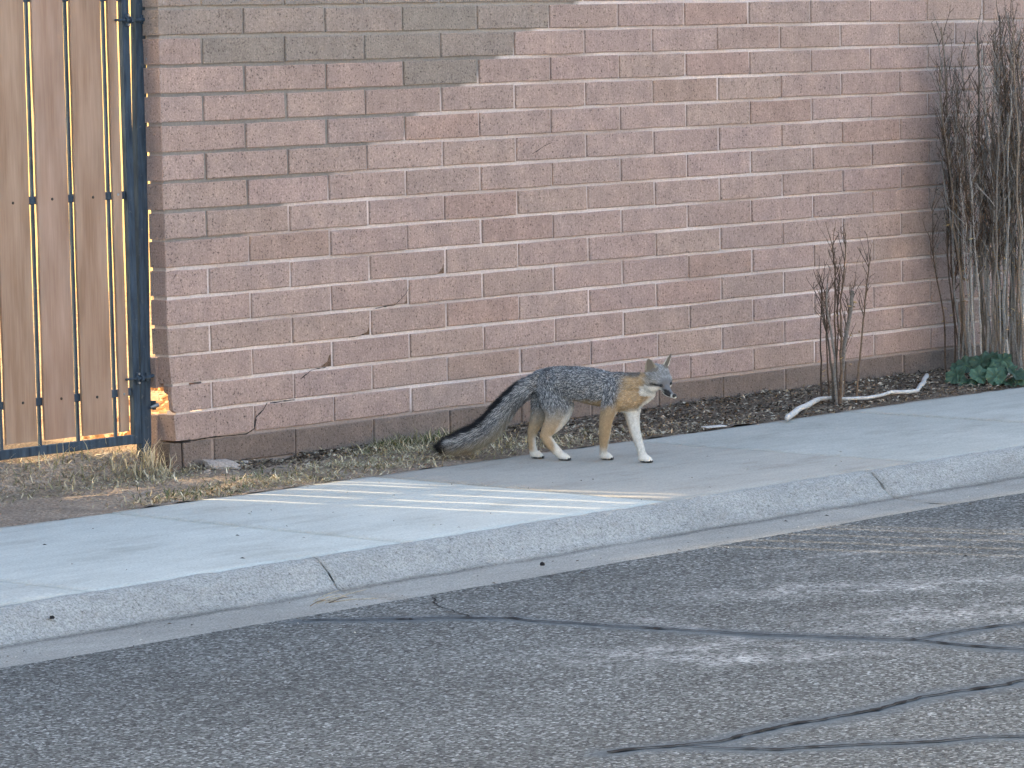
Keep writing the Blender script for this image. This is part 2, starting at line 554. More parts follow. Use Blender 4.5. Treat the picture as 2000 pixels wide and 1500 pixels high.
# sidewalk slabs: each its own part of the pavement
walk = tag(empty('sidewalk', (0, 0, 0)), kind='structure')
JOINTS = [-6.0, -4.5, -3.42, -2.17, -.92, .29, 1.64, 2.95, 4.25, 5.55, 7.0]
SLAB = {-.92: (1.05, 1.07, 1.08), .29: (.80, .755, .73), -2.17: (1.04, 1.06, 1.07), 1.64: (.86, .85, .84), 2.95: (.92, .91, .90)}
for x0, x1 in zip(JOINTS[:-1], JOINTS[1:]):
    g = .0035
    nx, ny = 26, 26
    V = []; F = []
    dz = random.uniform(-.003, .003)
    def edge(x, y, amp): return amp * vnoise(x, y, 12, 2) + amp * .5 * vnoise(x, y, 40, 6)
    for j in range(ny + 1):
        for i in range(nx + 1):
            x = x0 + g + (x1 - x0 - 2 * g) * i / nx
            yb = Y_BACK + edge(x, 1, .012)
            yf = Y_FRONT + edge(x, 5, .006) + .003
            y = yf + (yb - yf) * j / ny
            z = dz + .0015 * vnoise(x, y, 5) - (.003 if j in (0, ny) or i in (0, nx) else 0)
            V.append((x, y, z))
    for j in range(ny):
        for i in range(nx):
            k = j * (nx + 1) + i
            F.append([k, k + 1, k + nx + 2, k + nx + 1])
    ring = [i for i in range(nx + 1)] + [(j + 1) * (nx + 1) - 1 for j in range(1, ny + 1)] + [ny * (nx + 1) + i for i in range(nx - 1, -1, -1)] + [j * (nx + 1) for j in range(ny - 1, 0, -1)]
    b0 = len(V)
    for r in ring: V.append((V[r][0], V[r][1], -.09))
    for a in range(len(ring)):
        bq = (a + 1) % len(ring)
        F.append([ring[bq], ring[a], b0 + a, b0 + bq])
    add('slab', mesh_np('slab', V, F, np.tile(SLAB.get(x0, (.95, .96, .97)), (len(V), 1)), True, M_WALK), walk)

# rolled kerb with its gutter pan, cast in lengths
kerb = tag(empty('kerb', (0, 0, 0)), kind='structure')
PROF0 = [(-2.053, -.10), (-2.053, -.004), (-2.058, .0), (-2.075, .001), (-2.10, -.004), (-2.125, -.015), (-2.15, -.030), (-2.175, -.048), (-2.20, -.065), (-2.225, -.077), (-2.25, -.0835), (-2.275, -.086),
        (-2.32, -.087), (-2.38, -.0865), (-2.45, -.085), (-2.51, -.083), (-2.535, -.083), (-2.545, -.12)]
PROF = [((y + 2.05) * .80 - 2.05 if y > -2.28 else y, z) for y, z in PROF0]
KJ = [-6.5, -4.4, -2.9, -1.33, 1.31, 3.4, 5.4, 7.5]
for x0, x1 in zip(KJ[:-1], KJ[1:]):
    n = int((x1 - x0) / .04)
    V = []; T = []
    for i in range(n + 1):
        for py, pz in PROF:
            x = x0 + .003 + (x1 - x0 - .006) * i / n
            skew = -.10 if False else 0
            # the joints run slightly askew, as cracked
            xx = x + (.16 * (-py - 2.05) * (-1) if (i == 0 or i == n) else 0) + (.012 * vnoise(py, x0, 30, 5) if i in (0, n) else 0)
            yy = py + .007 * vnoise(x, py, 7) + (.012 * vnoise(x, 0, 11, 9) + .006 * vnoise(x, 0, 40, 2) if py < -2.5 else 0)
            zz = pz + .003 * vnoise(x, py, 6, 4) + .0025 * vnoise(x, py, 24, 4) * (pz > -.08)
            V.append((xx, yy, zz))
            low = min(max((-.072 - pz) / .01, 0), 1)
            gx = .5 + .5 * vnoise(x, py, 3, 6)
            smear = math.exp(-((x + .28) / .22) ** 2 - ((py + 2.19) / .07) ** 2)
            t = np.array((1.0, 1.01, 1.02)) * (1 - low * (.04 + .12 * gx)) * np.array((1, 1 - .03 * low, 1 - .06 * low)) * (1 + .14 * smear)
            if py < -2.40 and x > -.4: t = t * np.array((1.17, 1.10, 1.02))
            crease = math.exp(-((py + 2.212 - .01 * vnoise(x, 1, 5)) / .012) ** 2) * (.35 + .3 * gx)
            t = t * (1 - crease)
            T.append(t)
    m = len(PROF)
    F = []
    for i in range(n):
        for k in range(m - 1):
            a = i * m + k
            F.append([a, a + m, a + m + 1, a + 1])
    F.append(list(range(m))); F.append([n * m + k for k in range(m)][::-1])
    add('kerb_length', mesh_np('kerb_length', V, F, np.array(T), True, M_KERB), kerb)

# ------------------------------------------------------------------ block wall
MOD, CH, TH = .4064, .1016, .08
wall = tag(empty('brick_wall', (0, 0, 0)), 'long wall of pinkish blocks with pale mortar joints, its left end by the gate', 'wall')
JT = .0122


def brick_mesh(L, seed, chip=None, H=CH - JT):
    r = random.Random(seed)
    bm = bmesh.new()
    # front outline, slightly uneven; chip cuts the lower right corner
    z0, z1 = -H / 2, H / 2
    if chip:
        cx, cz = chip
        out = [(0, z0), (L - cx, z0), (L - cx * .62, z0 + cz * .25), (L - cx * .35, z0 + cz * .42), (L - cx * .18, z0 + cz * .9), (L, z0 + cz), (L, z1), (0, z1)]
    else:
        out = [(0, z0), (L * .28, z0), (L * .55, z0), (L * .8, z0), (L, z0), (L, z1), (L * .75, z1), (L * .45, z1), (L * .2, z1), (0, z1)]
    out = [(x + r.uniform(-.0022, .0016), z + r.uniform(-.0016, .0016)) for x, z in out]
    fv = [bm.verts.new((x, 0, z)) for x, z in out]
    cx = L / 2
    iv = [bm.verts.new((x + (.003 if x < cx else -.003) * (abs(x - cx) > .01), -.0025, z + (.003 if z < 0 else -.003))) for x, z in out]
    bv = [bm.verts.new((x, TH, z)) for x, z in out]
    n = len(out)
    bm.faces.new(iv[::1])
    for i in range(n):
        j = (i + 1) % n
        bm.faces.new((iv[i], fv[i], fv[j], iv[j])[::-1] if False else (iv[i], iv[j], fv[j], fv[i])[::-1])
        bm.faces.new((fv[i], fv[j], bv[j], bv[i]))
    bm.faces.new(bv[::-1])
    bmesh.ops.recalc_face_normals(bm, faces=bm.faces)
    me = bpy.data.meshes.new('brick')
    bm.to_mesh(me); bm.free()
    me.materials.append(M_BRICK)
    return me


PINK = np.array((.425, .325, .288))
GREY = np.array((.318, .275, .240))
DIRT = np.array((.225, .18, .155))
FULL = [brick_mesh(MOD - JT, 40 + i) for i in range(5)]
HALF = brick_mesh(MOD / 2 - JT / 2, 60)
CHIPS = {(6, 3.5): (.045, .040), (4, 2.5): (.050, .030), (3, 2.0): (.055, .045), (5, 3.0): (.02, .035), (15, 8.0): (.018, .02)}
GREYLIM = {18: 5.2, 17: 5.5, 16: 5.5, 15: 5.0, 14: 4.5, 13: 0}
rr = random.Random(5)
XMAX = 5.5
for k in range(0, 19):
    x = 0.0
    first = True
    while x < XMAX:
        L = MOD
        half = (k % 2 == 0) and first
        if half: L = MOD / 2
        n_end = round((x + L) / MOD, 1)
        key = (k, n_end)
        xo = x + (JT / 2 if not first else 0)
        ln = L - JT / 2 - (JT / 2 if not first else 0)
        if key in CHIPS:
            me = brick_mesh(MOD - JT, 90 + k, CHIPS[key])
        elif first:
            if k in (1, 2, 3) :
                me = None
            else:
                me = brick_mesh(ln, 70 + k)
        else:
            me = rr.choice(FULL)
        jx, jz, jy = rr.uniform(-.0022, .0022), rr.uniform(-.0012, .0012), rr.uniform(-.0015, .0012)
        if first: jx = 0
        zc = (k + .5) * CH
        lean = .0
        if me is not None:
            col = PINK * rr.uniform(.955, 1.05) * np.array((1, 1 + rr.uniform(-.010, .010), 1 + rr.uniform(-.02, .02)))
            if rr.random() < .07: col = col * np.array((.97, .93, .90))
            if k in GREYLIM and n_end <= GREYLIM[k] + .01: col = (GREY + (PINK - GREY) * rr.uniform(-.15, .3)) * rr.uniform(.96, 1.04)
            if k == 14 and first: col = PINK * .95
            if k == 13 and abs(n_end - 4.0) < .1: col = GREY * .93
            if k == 0: col = DIRT * rr.uniform(.92, 1.1)
            if k == 0 and first: xo, = (.062,); me = brick_mesh(.136, 71)
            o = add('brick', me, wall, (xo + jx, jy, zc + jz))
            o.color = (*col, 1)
        first = False
        x += L


def poly_brick(pts, y0, y1, col, name='brick', mat=M_BRICK):
    """a broken block: outline (x,z) from y0 (street face) to y1"""
    n = len(pts)
    V = [(x, y0, z) for x, z in pts] + [(x, y1, z) for x, z in pts]
    F = [list(range(n)), [n + i for i in range(n)][::-1]] + [[(i + 1) % n, i, n + i, n + (i + 1) % n] for i in range(n)]
    me = mesh_np(name, V, F, None, False, mat)
    bm = bmesh.new(); bm.from_mesh(me); bmesh.ops.recalc_face_normals(bm, faces=bm.faces)
    bm.to_mesh(me); bm.free()
    o = add(name, me, wall)
    o.color = (*col, 1)
    return o


# broken end blocks: courses 1-3 are shifted and knocked open beside the post
poly_brick([(.012, 3 * CH + .004), (MOD - .005, 3 * CH + .005), (MOD - .005, 4 * CH - .005), (.004, 4 * CH - .005)], -.002, TH - .02, PINK * 1.0)
poly_brick([(.016, 2 * CH + .012), (.03, 2 * CH + .002), (MOD / 2 - .005, 2 * CH + .005), (MOD / 2 - .005, 3 * CH - .005), (.012, 3 * CH - .006), (.010, 2 * CH + .06)], -.002, .017, PINK * 1.0)
poly_brick([(.02, 3 * CH - .03), (.05, 3 * CH - .045), (.08, 3 * CH - .05), (.1, 3 * CH - .006), (.014, 3 * CH - .006)], .018, .045, PINK * .8)
poly_brick([(.026, CH + .004), (MOD - .004, CH + .006), (MOD - .004, 2 * CH - .005), (.018, 2 * CH - .006)], -.003, TH, PINK * .98)
poly_brick([(.012, .0), (.14, .0), (.14, 2 * CH - .012), (.016, 2 * CH - .010), (.010, CH + .02)], TH + .001, .13, PINK * .80)
poly_brick([(-.004, 3 * CH - .012), (.2, 3 * CH - .004), (.2, 4 * CH - .005), (-.006, 4 * CH - .008)], TH - .019, .115, PINK * .85)
# what is left of the back of the broken cell
poly_brick([(.16, 2 * CH + .004), (MOD / 2 - .005, 2 * CH + .005), (MOD / 2 - .005, 3 * CH - .005), (.14, 3 * CH - .004), (.15, 2 * CH + .06)], .02, TH, PINK * .8)
poly_brick([(-.004, -.01), (.055, -.01), (.050, CH - .006), (.026, CH - .004), (.0, CH - .003)], .001, TH - .01, DIRT * .8)

# mortar behind the joints (recessed), pale except the repointed grey corner
V = []; F = []; T = []


def mortar_col(x, z):
    k = z / CH
    c = np.array((.44, .365, .335)) + np.array((.25, .255, .265)) * min(max(.62 + 1.1 * vnoise(x * 1.0, z * 2.2, 2.6, 33) + .25 * (z < .5), 0), 1)
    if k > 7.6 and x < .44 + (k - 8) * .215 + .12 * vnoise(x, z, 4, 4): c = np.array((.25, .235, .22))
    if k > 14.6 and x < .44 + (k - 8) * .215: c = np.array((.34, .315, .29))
    if x > 4.3: c = c * .86
    if k < 1.2: c = np.array((.34, .28, .25))
    return c * (1 + .18 * vnoise(x, z, 3.5, 21))


def mortar_slab(x0, x1, z0, z1, y0, y1, step=.05):
    nx = max(1, int((x1 - x0) / step)); nz = max(1, int((z1 - z0) / step))
    b0 = len(V)
    for j in range(nz + 1):
        for i in range(nx + 1):
            x = x0 + (x1 - x0) * i / nx; z = z0 + (z1 - z0) * j / nz
            V.append((x, y0 + .0016 * vnoise(x, z, 16, 3), z)); T.append(mortar_col(x, z))
    for j in range(nz):
        for i in range(nx):
            a = b0 + j * (nx + 1) + i
            F.append([a, a + 1, a + nx + 2, a + nx + 1])
    c = len(V)
    for x, y, z in ((x0, y0, z0), (x1, y0, z0), (x1, y0, z1), (x0, y0, z1), (x0, y1, z0), (x1, y1, z0), (x1, y1, z1), (x0, y1, z1)):
        V.append((x, y, z)); T.append(mortar_col(x, z))
    for q in ((5, 4, 7, 6), (4, 0, 3, 7), (1, 5, 6, 2), (3, 2, 6, 7), (4, 5, 1, 0)): F.append([c + i for i in q])


mortar_slab(.21, 7.0, -.06, 19 * CH, .0052, TH - .004)
mortar_slab(.008, .21, 4 * CH - .004, 19 * CH, .004, TH - .006)
mortar_slab(.10, .21, -.06, 2 * CH, .0035, TH - .008)
mortar_slab(.16, .21, 2 * CH, 3 * CH, .0035, TH - .008)
mortar_slab(.10, .21, 3 * CH, 4 * CH - .004, .0035, TH - .008)
mortar_slab(.022, .10, 3 * CH - .006, 3 * CH + .006, .004, TH - .03)
mortar_slab(.034, .10, 2 * CH - .006, 2 * CH + .006, .004, TH - .03)
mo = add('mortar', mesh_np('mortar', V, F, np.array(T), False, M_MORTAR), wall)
# rest of the wall beyond the view, one piece
mb = MB()
for k in range(19):
    x = XMAX + .15 + (MOD / 2 if k % 2 else 0)
    while x < 9:
        mb.box(x + JT / 2, x + MOD - JT / 2, 0, TH, k * CH + JT / 2, (k + 1) * CH - JT / 2); x += MOD
mb.box(5.8, 9.2, .006, TH - .005, -.06, 19 * CH)
o = tag(mb.obj('brick_course', M_BRICK, wall), kind='stuff'); o.color = (*PINK, 1)
mb = MB().box(-.01, 9.2, -.02, TH + .02, 19 * CH + .002, 19 * CH + .05, .006)
o = mb.obj('coping', M_BRICK, wall); o.color = (*PINK, 1)

# exposed cores in the chips and the stair-step crack
for (k, ne), (cx, cz) in CHIPS.items():
    xr = ne * MOD - JT / 2; zb = k * CH + JT / 2
    mb = MB()
    V0 = [(xr - cx * 1.1, .0028, zb), (xr, .0028, zb), (xr, .0028, zb + cz * 1.1), (xr - cx * .5, .0026, zb + cz * .75)]
    add('broken_core', mesh_np('broken_core', V0, [[0, 1, 2, 3]], None, False, M_CHIP), wall)


def wall_crack(pts, wd=.0012, y=-.0034):
    pts2 = wiggle(pts, .003, .010, 3)
    V = []; F = []
    for j, (x, z) in enumerate(pts2):
        a = pts2[max(j - 1, 0)]; b = pts2[min(j + 1, len(pts2) - 1)]
        t = Vector((b[0] - a[0], b[1] - a[1])).normalized(); n = Vector((-t.y, t.x))
        ww = wd * (.5 + abs(vnoise(x, z, 40, 3)) * 1.6)
        V += [(x + n.x * ww, y, z + n.y * ww), (x - n.x * ww, y, z - n.y * ww)]
        if j: k = 2 * j; F.append([k - 2, k - 1, k + 1, k])
    add('crack', mesh_np('crack', V, F, None, False, M_BLACK), wall)


def WP(k, n): return (n * MOD, k * CH)
wall_crack([WP(1.0, .12), WP(1.02, .5), WP(1.0, .9), WP(1.15, 1.0), WP(1.55, 1.02), WP(1.8, 1.12), WP(2.0, 1.16)], .0022)
wall_crack([WP(2.0, 1.2), WP(2.0, 1.5)], .0018)
wall_crack([WP(2.72, 1.58), WP(3.0, 1.72), WP(3.05, 1.9)], .0014)
wall_crack([WP(4.05, 2.2), WP(4.1, 2.4)], .0016)
wall_crack([WP(5.0, 2.55), WP(5.05, 2.8), WP(5.4, 2.95), WP(5.6, 2.99)], .0014)
wall_crack([WP(9.05, 4.25), WP(9.45, 4.45), WP(9.6, 4.52)], .0010)
wall_crack([WP(10.3, 4.72), WP(10.6, 4.9), WP(10.7, 5.0)], .0012)

# wall on the far side of the gate (outside the picture, keeps the sun off the street)
mb = MB()
for k in range(19):
    x = -.92 - (MOD / 2 if k % 2 else 0)
    mb.box(x, -.92 if k % 2 else x + .001, 0, TH, k * CH + JT / 2, (k + 1) * CH - JT / 2)
    while x > -9:
        mb.box(x - MOD + JT / 2, x - JT / 2, 0, TH, k * CH + JT / 2, (k + 1) * CH - JT / 2); x -= MOD
mb.box(-9.2, -.93, .006, TH - .005, -.06, 19 * CH)
w2 = mb.obj('brick_wall', M_BRICK)
w2.color = (*PINK, 1)
tag(w2, 'further run of pinkish block wall beyond the far side of the gate', 'wall')

# ------------------------------------------------------------------ gate
gate = tag(empty('wooden_gate', (-.0708, .09, 0)), 'gate of tan vertical boards on a dark iron frame with light through the gaps', 'gate')

GX = -.10


def gobj(mb, name, mat, parent=gate, col=None, smooth=False):
    # meshes are written in wall coordinates; shift into the gate's frame
    mb.v = [(x - GX, y - .06, z) for x, y, z in mb.v]
    o = mb.obj(name, mat, parent, smooth)
    if col is not None: o.color = (*col, 1)
    return o


BY0, BY1 = .050, .060
WOODC = np.array((.368, .262, .196))
boards = [(-.188, -.146)]
xr = -.222
for i in range(4):
    boards.append((xr - .139, xr)); xr -= .139 + .0335
RAILS = [(.272, .299), (.963, .990), (1.652, 1.679)]
gb = []
for i, (a, b) in enumerate(boards):
    mb = MB()
    ncut = 12
    # gently bowed board
    n0 = len(mb.v)
    bow = random.uniform(-.003, .003)
    zb = .150 + random.uniform(-.003, .004); zt = 1.80
    for j in range(ncut + 1):
        z = zb + (zt - zb) * j / ncut
        dx = bow * math.sin(math.pi * j / ncut) + .001 * math.sin(j * 2.3 + i)
        for x, y in ((a, BY0 + .0015), (a + .002, BY0), (b - .002, BY0), (b, BY0 + .0015), (b, BY1), (a, BY1)):
            mb.v.append((x + dx, y, z))
    for j in range(ncut):
        for k in range(6):
            q = n0 + j * 6
            mb.f.append([q + k, q + (k + 1) % 6, q + 6 + (k + 1) % 6, q + 6 + k])
    mb.f.append([n0 + k for k in range(6)][::-1]); mb.f.append([n0 + ncut * 6 + k for k in range(6)])
    o = gobj(mb, 'board', M_WOOD, col=WOODC * random.uniform(.96, 1.04) * np.array((1, random.uniform(.985, 1.01), random.uniform(.97, 1.03))))
    gb.append((a, b))
    for z0, z1 in RAILS:
        zc = (z0 + z1) / 2 + random.uniform(-.004, .004); xc = (a + b) / 2 + random.uniform(-.012, .012) * (i > 0)
        m2 = MB().tube([(xc, BY0 + .002, zc), (xc, BY0 - .0015, zc), (xc, BY0 - .003, zc)], [.0052, .0050, .003], 10)
        gobj(m2, 'screw', M_SCREW if i else M_STEEL, parent=o)
XL = boards[-1][0] - .003
for z0, z1 in RAILS:
    gobj(MB().box(XL, -.1225, BY1 + .001, BY1 + .014, z0, z1, .0015), 'rail', M_IRON)
# picket bars, one in each gap
gaps = [(boards[i + 1][1] + boards[i][0]) / 2 for i in range(len(boards) - 1)]
for x in gaps:
    gobj(MB().box(x + .0025, x + .0135, BY1 + .003, BY1 + .0135, .134, 1.82, .001), 'picket_bar', M_IRON)
gobj(MB().box(-.1225, -.0905, .050, .074, .100, 1.84, .002), 'stile', M_IRON)
gobj(MB().box(XL - .024, XL, .050, .074, .100, 1.84, .002), 'stile', M_IRON)
gobj(MB().box(XL, -.1226, .0502, .0738, .102, .134, .002), 'bottom_rail', M_IRON)
gobj(MB().box(XL, -.1226, .0502, .0738, 1.808, 1.838, .002), 'top_rail', M_IRON)
# adjustable eye hinges through the stile
for zc in (1.585, .332):
    hb = MB()
    hb.tube([(-.165, .040, zc + .001), (-.085, .040, zc)], .0042, 8)
    hb.tube([(-.118, .040, zc), (-.108, .040, zc)], .010, 6)
    hb.tube([(-.096, .040, zc), (-.088, .040, zc)], .0125, 6)
    hb.box(-.112, -.092, .043, .050, zc - .022, zc + .022, .002)
    ho = gobj(hb, 'hinge', M_IRON)
    for dz in (-.016, .016):
        gobj(MB().tube([(-.102, .044, zc + dz), (-.102, .039, zc + dz)], .004, 6), 'bolt', M_STEEL, parent=ho)

post = tag(empty('gate_post', (-.030, .098, 0)), 'slim dark iron post between the board gate and the end of the block wall', 'post')
post.rotation_euler = (0, .021, 0)


def pobj(mb, name, mat, parent=post):
    mb.v = [(x + .0395, y - .066, z) for x, y, z in mb.v]
    return mb.obj(name, mat, parent)


pobj(MB().box(-.070, -.024, .050, .082, -.05, 1.86, .003), 'upright', M_IRON)
for zc in (1.585, .332):
    t = MB()
    t.tube([(-.085, .040, zc), (-.055, .040, zc), (-.035, .040, zc + .003), (-.018, .040, zc + .006), (-.008, .044, zc - .001), (-.004, .05, zc - .012)], [.006, .0065, .0065, .006, .0055, .005], 8)
    t.box(-.054, -.030, .042, .0495, zc - .014, zc + .018, .002)
    pobj(t, 'hinge_pin', M_IRON)
for zc, zx in ((1.455, 0), (.232, 0), (1.66, 0)):
    t = MB()
    t.box(-.0235, -.014, .034, .076, zc - .016, zc + .016, .002)
    br = pobj(t, 'bracket', M_IRON)
    pobj(MB().tube([(-.040, .036, zc - .006), (-.02, .028, zc), (-.013, .024, zc + .003)], [.0045, .0075, .0085], 8), 'bolt', M_STEEL, parent=br)

# far gate post, outside the picture
pp = MB().box(XL - .075, XL - .0, .082, .12, -.05, 1.86, .003).obj('gate_post', M_IRON)
tag(pp, 'dark iron post at the latch side of the board gate', 'post')

# ------------------------------------------------------------------ house behind the wall (sunlit, seen through the gaps)
house = tag(empty('house', (6.5, 7, 0)), 'sunlit ochre stucco house behind the wall, glimpsed as glow through the gate gaps', 'house')
mb = MB().box(0, 8, -5, 7, -.1, 2.9); mb.obj('wall', M_OCHRE, house)
rf = bpy.data.meshes.new('roof')
rf.from_pydata([(-.4, -5.4, 2.91), (8.4, -5.4, 2.91), (8.4, 7.4, 2.91), (-.4, 7.4, 2.91), (4, -1.4, 4.1), (4, 3.4, 4.1)], [], [[0, 1, 4], [1, 2, 5, 4], [2, 3, 5], [3, 0, 4, 5], [0, 3, 2, 1]])
rf.materials.append(M_TILE)
add('roof', rf, house)
wo = MB().box(-.03, -.002, 2.4, 3.6, 1.0, 2.1).obj('window', M_STUCCO, house)
MB().box(-.04, -.031, 2.47, 3.53, 1.07, 2.03).obj('pane', M_GLASSDK, wo)

# unseen timber post in the yard, added so its shade falls on the wall's end
yp = MB().box(-.085, .085, -.05, .05, -.1, 2.7, .004).obj('shade_post', M_WOOD)
yp.location = (-.49, 1.97, 0); yp.color = (*WOODC, 1)
tag(yp, 'unseen timber post added behind the gate to shade the end of the wall', 'post')

# unseen shed added to block sky glow on the wall's end
sh = tag(empty('shade_shed', (-4.4, 3.7, 0)), 'unseen dark timber shed in the yard behind the far run of wall', 'shade_shed')
for i in range(16):
    o = MB().box(-1.8 + i * .225, -1.8 + i * .225 + .215, -3.12, -3.09, 0, 2.5, .003).obj('board', M_WOOD, sh); o.color = (.16, .11, .075, 1)
o = MB().box(-1.8, 1.8, -3.088, 3.1, -.05, 2.5).obj('wall', M_WOOD, sh); o.color = (.16, .11, .075, 1)
rf = bpy.data.meshes.new('roof')
rf.from_pydata([(-2, -3.3, 2.51), (2, -3.3, 2.51), (2, 3.3, 2.51), (-2, 3.3, 2.51), (-2, -3.3, 2.56), (2, -3.3, 2.56), (2, 3.3, 2.9), (-2, 3.3, 2.9)], [], [[0, 3, 2, 1], [4, 5, 6, 7], [0, 1, 5, 4], [1, 2, 6, 5], [2, 3, 7, 6], [3, 0, 4, 7]])
rf.materials.append(M_TILE); add('roof', rf, sh)

# rubble of broken block strewn in the sunny yard, seen through the broken end of the wall
M_RUB = mat_flat('rubble', (.50, .30, .14), .95, .05, 60, .5, 1.4, .6)
bm = bmesh.new()
rs = random.Random(31)
for i in range(900):
    t = rs.uniform(.8, 4.2); lat = rs.gauss(0, .16)
    c = Vector((.02 + .735 * t + .68 * lat, .06 + .68 * t - .735 * lat, .01))
    r = rs.uniform(.012, .04)
    mt = Matrix.Translation(c) @ Matrix.Rotation(rs.uniform(0, 6), 4, 'Z') @ Matrix.Rotation(rs.uniform(0, 6), 4, 'X') @ Matrix.Diagonal((r, r * rs.uniform(.5, 1), r * rs.uniform(.4, .9), 1))
    bmesh.ops.create_icosphere(bm, subdivisions=1, radius=1, matrix=mt)
me = bpy.data.meshes.new('rubble'); bm.to_mesh(me); bm.free(); me.materials.append(M_RUB)
tag(add('rubble', me), 'sunlit orange rubble glimpsed through the broken end of the wall', 'rubble', kind='stuff')

# houses across the street, unseen, added to bounce warm sunlight onto the wall
def far_house(x, y, wd, label):
    h = tag(empty('house', (x, y, 0)), label, 'house')
    MB().box(-wd / 2, wd / 2, -8, 0, -.1, 3.0).obj('wall', M_STUCCO, h)
    rf = bpy.data.meshes.new('roof')
    a = wd / 2 + .4
    rf.from_pydata([(-a, -8.4, 3.01), (a, -8.4, 3.01), (a, .4, 3.01), (-a, .4, 3.01), (-a + 4, -4, 4.3), (a - 4, -4, 4.3)], [], [[0, 1, 5, 4], [1, 2, 5], [2, 3, 4, 5], [3, 0, 4], [0, 3, 2, 1]])
    rf.materials.append(M_TILE); add('roof', rf, h)
    for xx in (-wd * .3, wd * .28):
        wo = MB().box(xx - .8, xx + .8, .002, .05, 1.0, 2.2).obj('window', M_STUCCO, h)
        MB().box(xx - .72, xx + .72, .051, .06, 1.08, 2.12).obj('pane', M_GLASSDK, wo)
    dr = MB().box(-.5, .5, .002, .05, 0, 2.1, .004).obj('door', M_TILE, h)


far_house(-9, -21, 15, 'unseen cream stucco house added across the street, facing the low sun, wider of the two')
far_house(8, -22, 13, 'unseen cream stucco house added across the street further along, narrower of the two')

# ------------------------------------------------------------------ dry plants
R2 = Vector((.677, -.7356, 0))           # across the view
D2 = Vector((.7356, .677, 0))            # away from the street corner


def stem_mesh(pts, r0, r1, tints, seg=5, parent=None, name='stem'):
    n = len(pts)
    rads = [r0 + (r1 - r0) * i / max(1, n - 1) for i in range(n)]
    mb = MB().tube(pts, rads, seg)
    T = np.tile(tints, (len(mb.v), 1))
    return add(name, mesh_np(name, mb.v, mb.f, T, False, M_BARK), parent)


def twig_cloud(pts_list, count, parent, name, lmin, lmax, tints, up=.85, rad=.0012, ymax=-.02, buds=.0, t0=.3):
    mb = MB(); T = []
    for _ in range(count):
        pl = random.choice(pts_list)
        t = random.uniform(t0, 1) * (len(pl) - 1)
        i = min(int(t), len(pl) - 2)
        p = pl[i].lerp(pl[i + 1], t - i)
        d = Vector((random.gauss(0, .42), random.gauss(0, .42), up)).normalized()
        L = random.uniform(lmin, lmax)
        q = [p]
        for s in range(3):
            d = (d + Vector((random.gauss(0, .12), random.gauss(0, .12), .12))).normalized()
            q.append(q[-1] + d * L / 3)
        if max(v.y for v in q) > ymax: continue
        n0 = len(mb.v)
        r = rad * random.uniform(.7, 1.4)
        mb.tube(q, [r, r * .85, r * .7, r * .45], 3, False)
        c = np.array(random.choice(tints)) * random.uniform(.7, 1.25)
        T += [c] * (len(mb.v) - n0)
        # side spurs
        for s in range(random.choice((1, 2, 3))):
            b = q[random.randint(1, 3)]
            e = b + Vector((random.gauss(0, .6), random.gauss(0, .6), .7)).normalized() * L * random.uniform(.12, .35)
            if e.y > ymax: continue
            n0 = len(mb.v)
            mb.tube([b, e], [r * .6, r * .4], 3, False)
            T += [c * .85] * (len(mb.v) - n0)
    o = add(name, mesh_np(name, mb.v, mb.f, np.array(T), False, M_BARK), parent)
    o['kind'] = 'stuff'
    return o


def leaf_cloud(pts_list, count, parent, name, size, tints, spread, ymax=-.015, t0=0, t1=1):
    V = []; F = []; T = []
    for _ in range(count):
        pl = random.choice(pts_list)
        t = random.uniform(t0, t1) * (len(pl) - 1)
        i = min(int(t), len(pl) - 2)
        p = pl[i].lerp(pl[i + 1], t - i) + Vector((random.gauss(0, spread), random.gauss(0, spread), random.gauss(0, spread)))
        if p.y > ymax: continue
        a = Vector((random.gauss(0, 1), random.gauss(0, 1), random.gauss(0, 1))).normalized()
        b = a.orthogonal().normalized()
        s = size * random.uniform(.5, 1.4)
        n = len(V)
        V += [p - a * s, p + b * s * .35 + a.cross(b) * s * .15, p + a * s, p - b * s * .35 + a.cross(b) * s * .15]
        F.append([n, n + 1, n + 2, n + 3])
        T += [np.array(random.choice(tints)) * random.uniform(.7, 1.2)] * 4
    o = add(name, mesh_np(name, [tuple(v) for v in V], np.array(F), np.array(T), False, M_LITTER), parent)
    o['kind'] = 'stuff'
    return o


GREYBARK = [(.27, .25, .225), (.20, .18, .16), (.34, .32, .295), (.14, .12, .10)]
BROWNBARK = [(.13, .09, .065), (.17, .12, .085), (.09, .065, .05)]

# small cut-back shrub in front of the wall
sb = tag(empty('bare_shrub', (3.16, -.50, 0)), 'small cut back leafless shrub with few thin stems beside the pale branch', 'shrub')
PPM = 487.0


def sp(dx, py, dd=0):
    """offset across, height and depth from the shrub's foot"""
    v = R2 * (dx / PPM) + D2 * dd
    return Vector((v.x, v.y, (781 - py) / PPM))


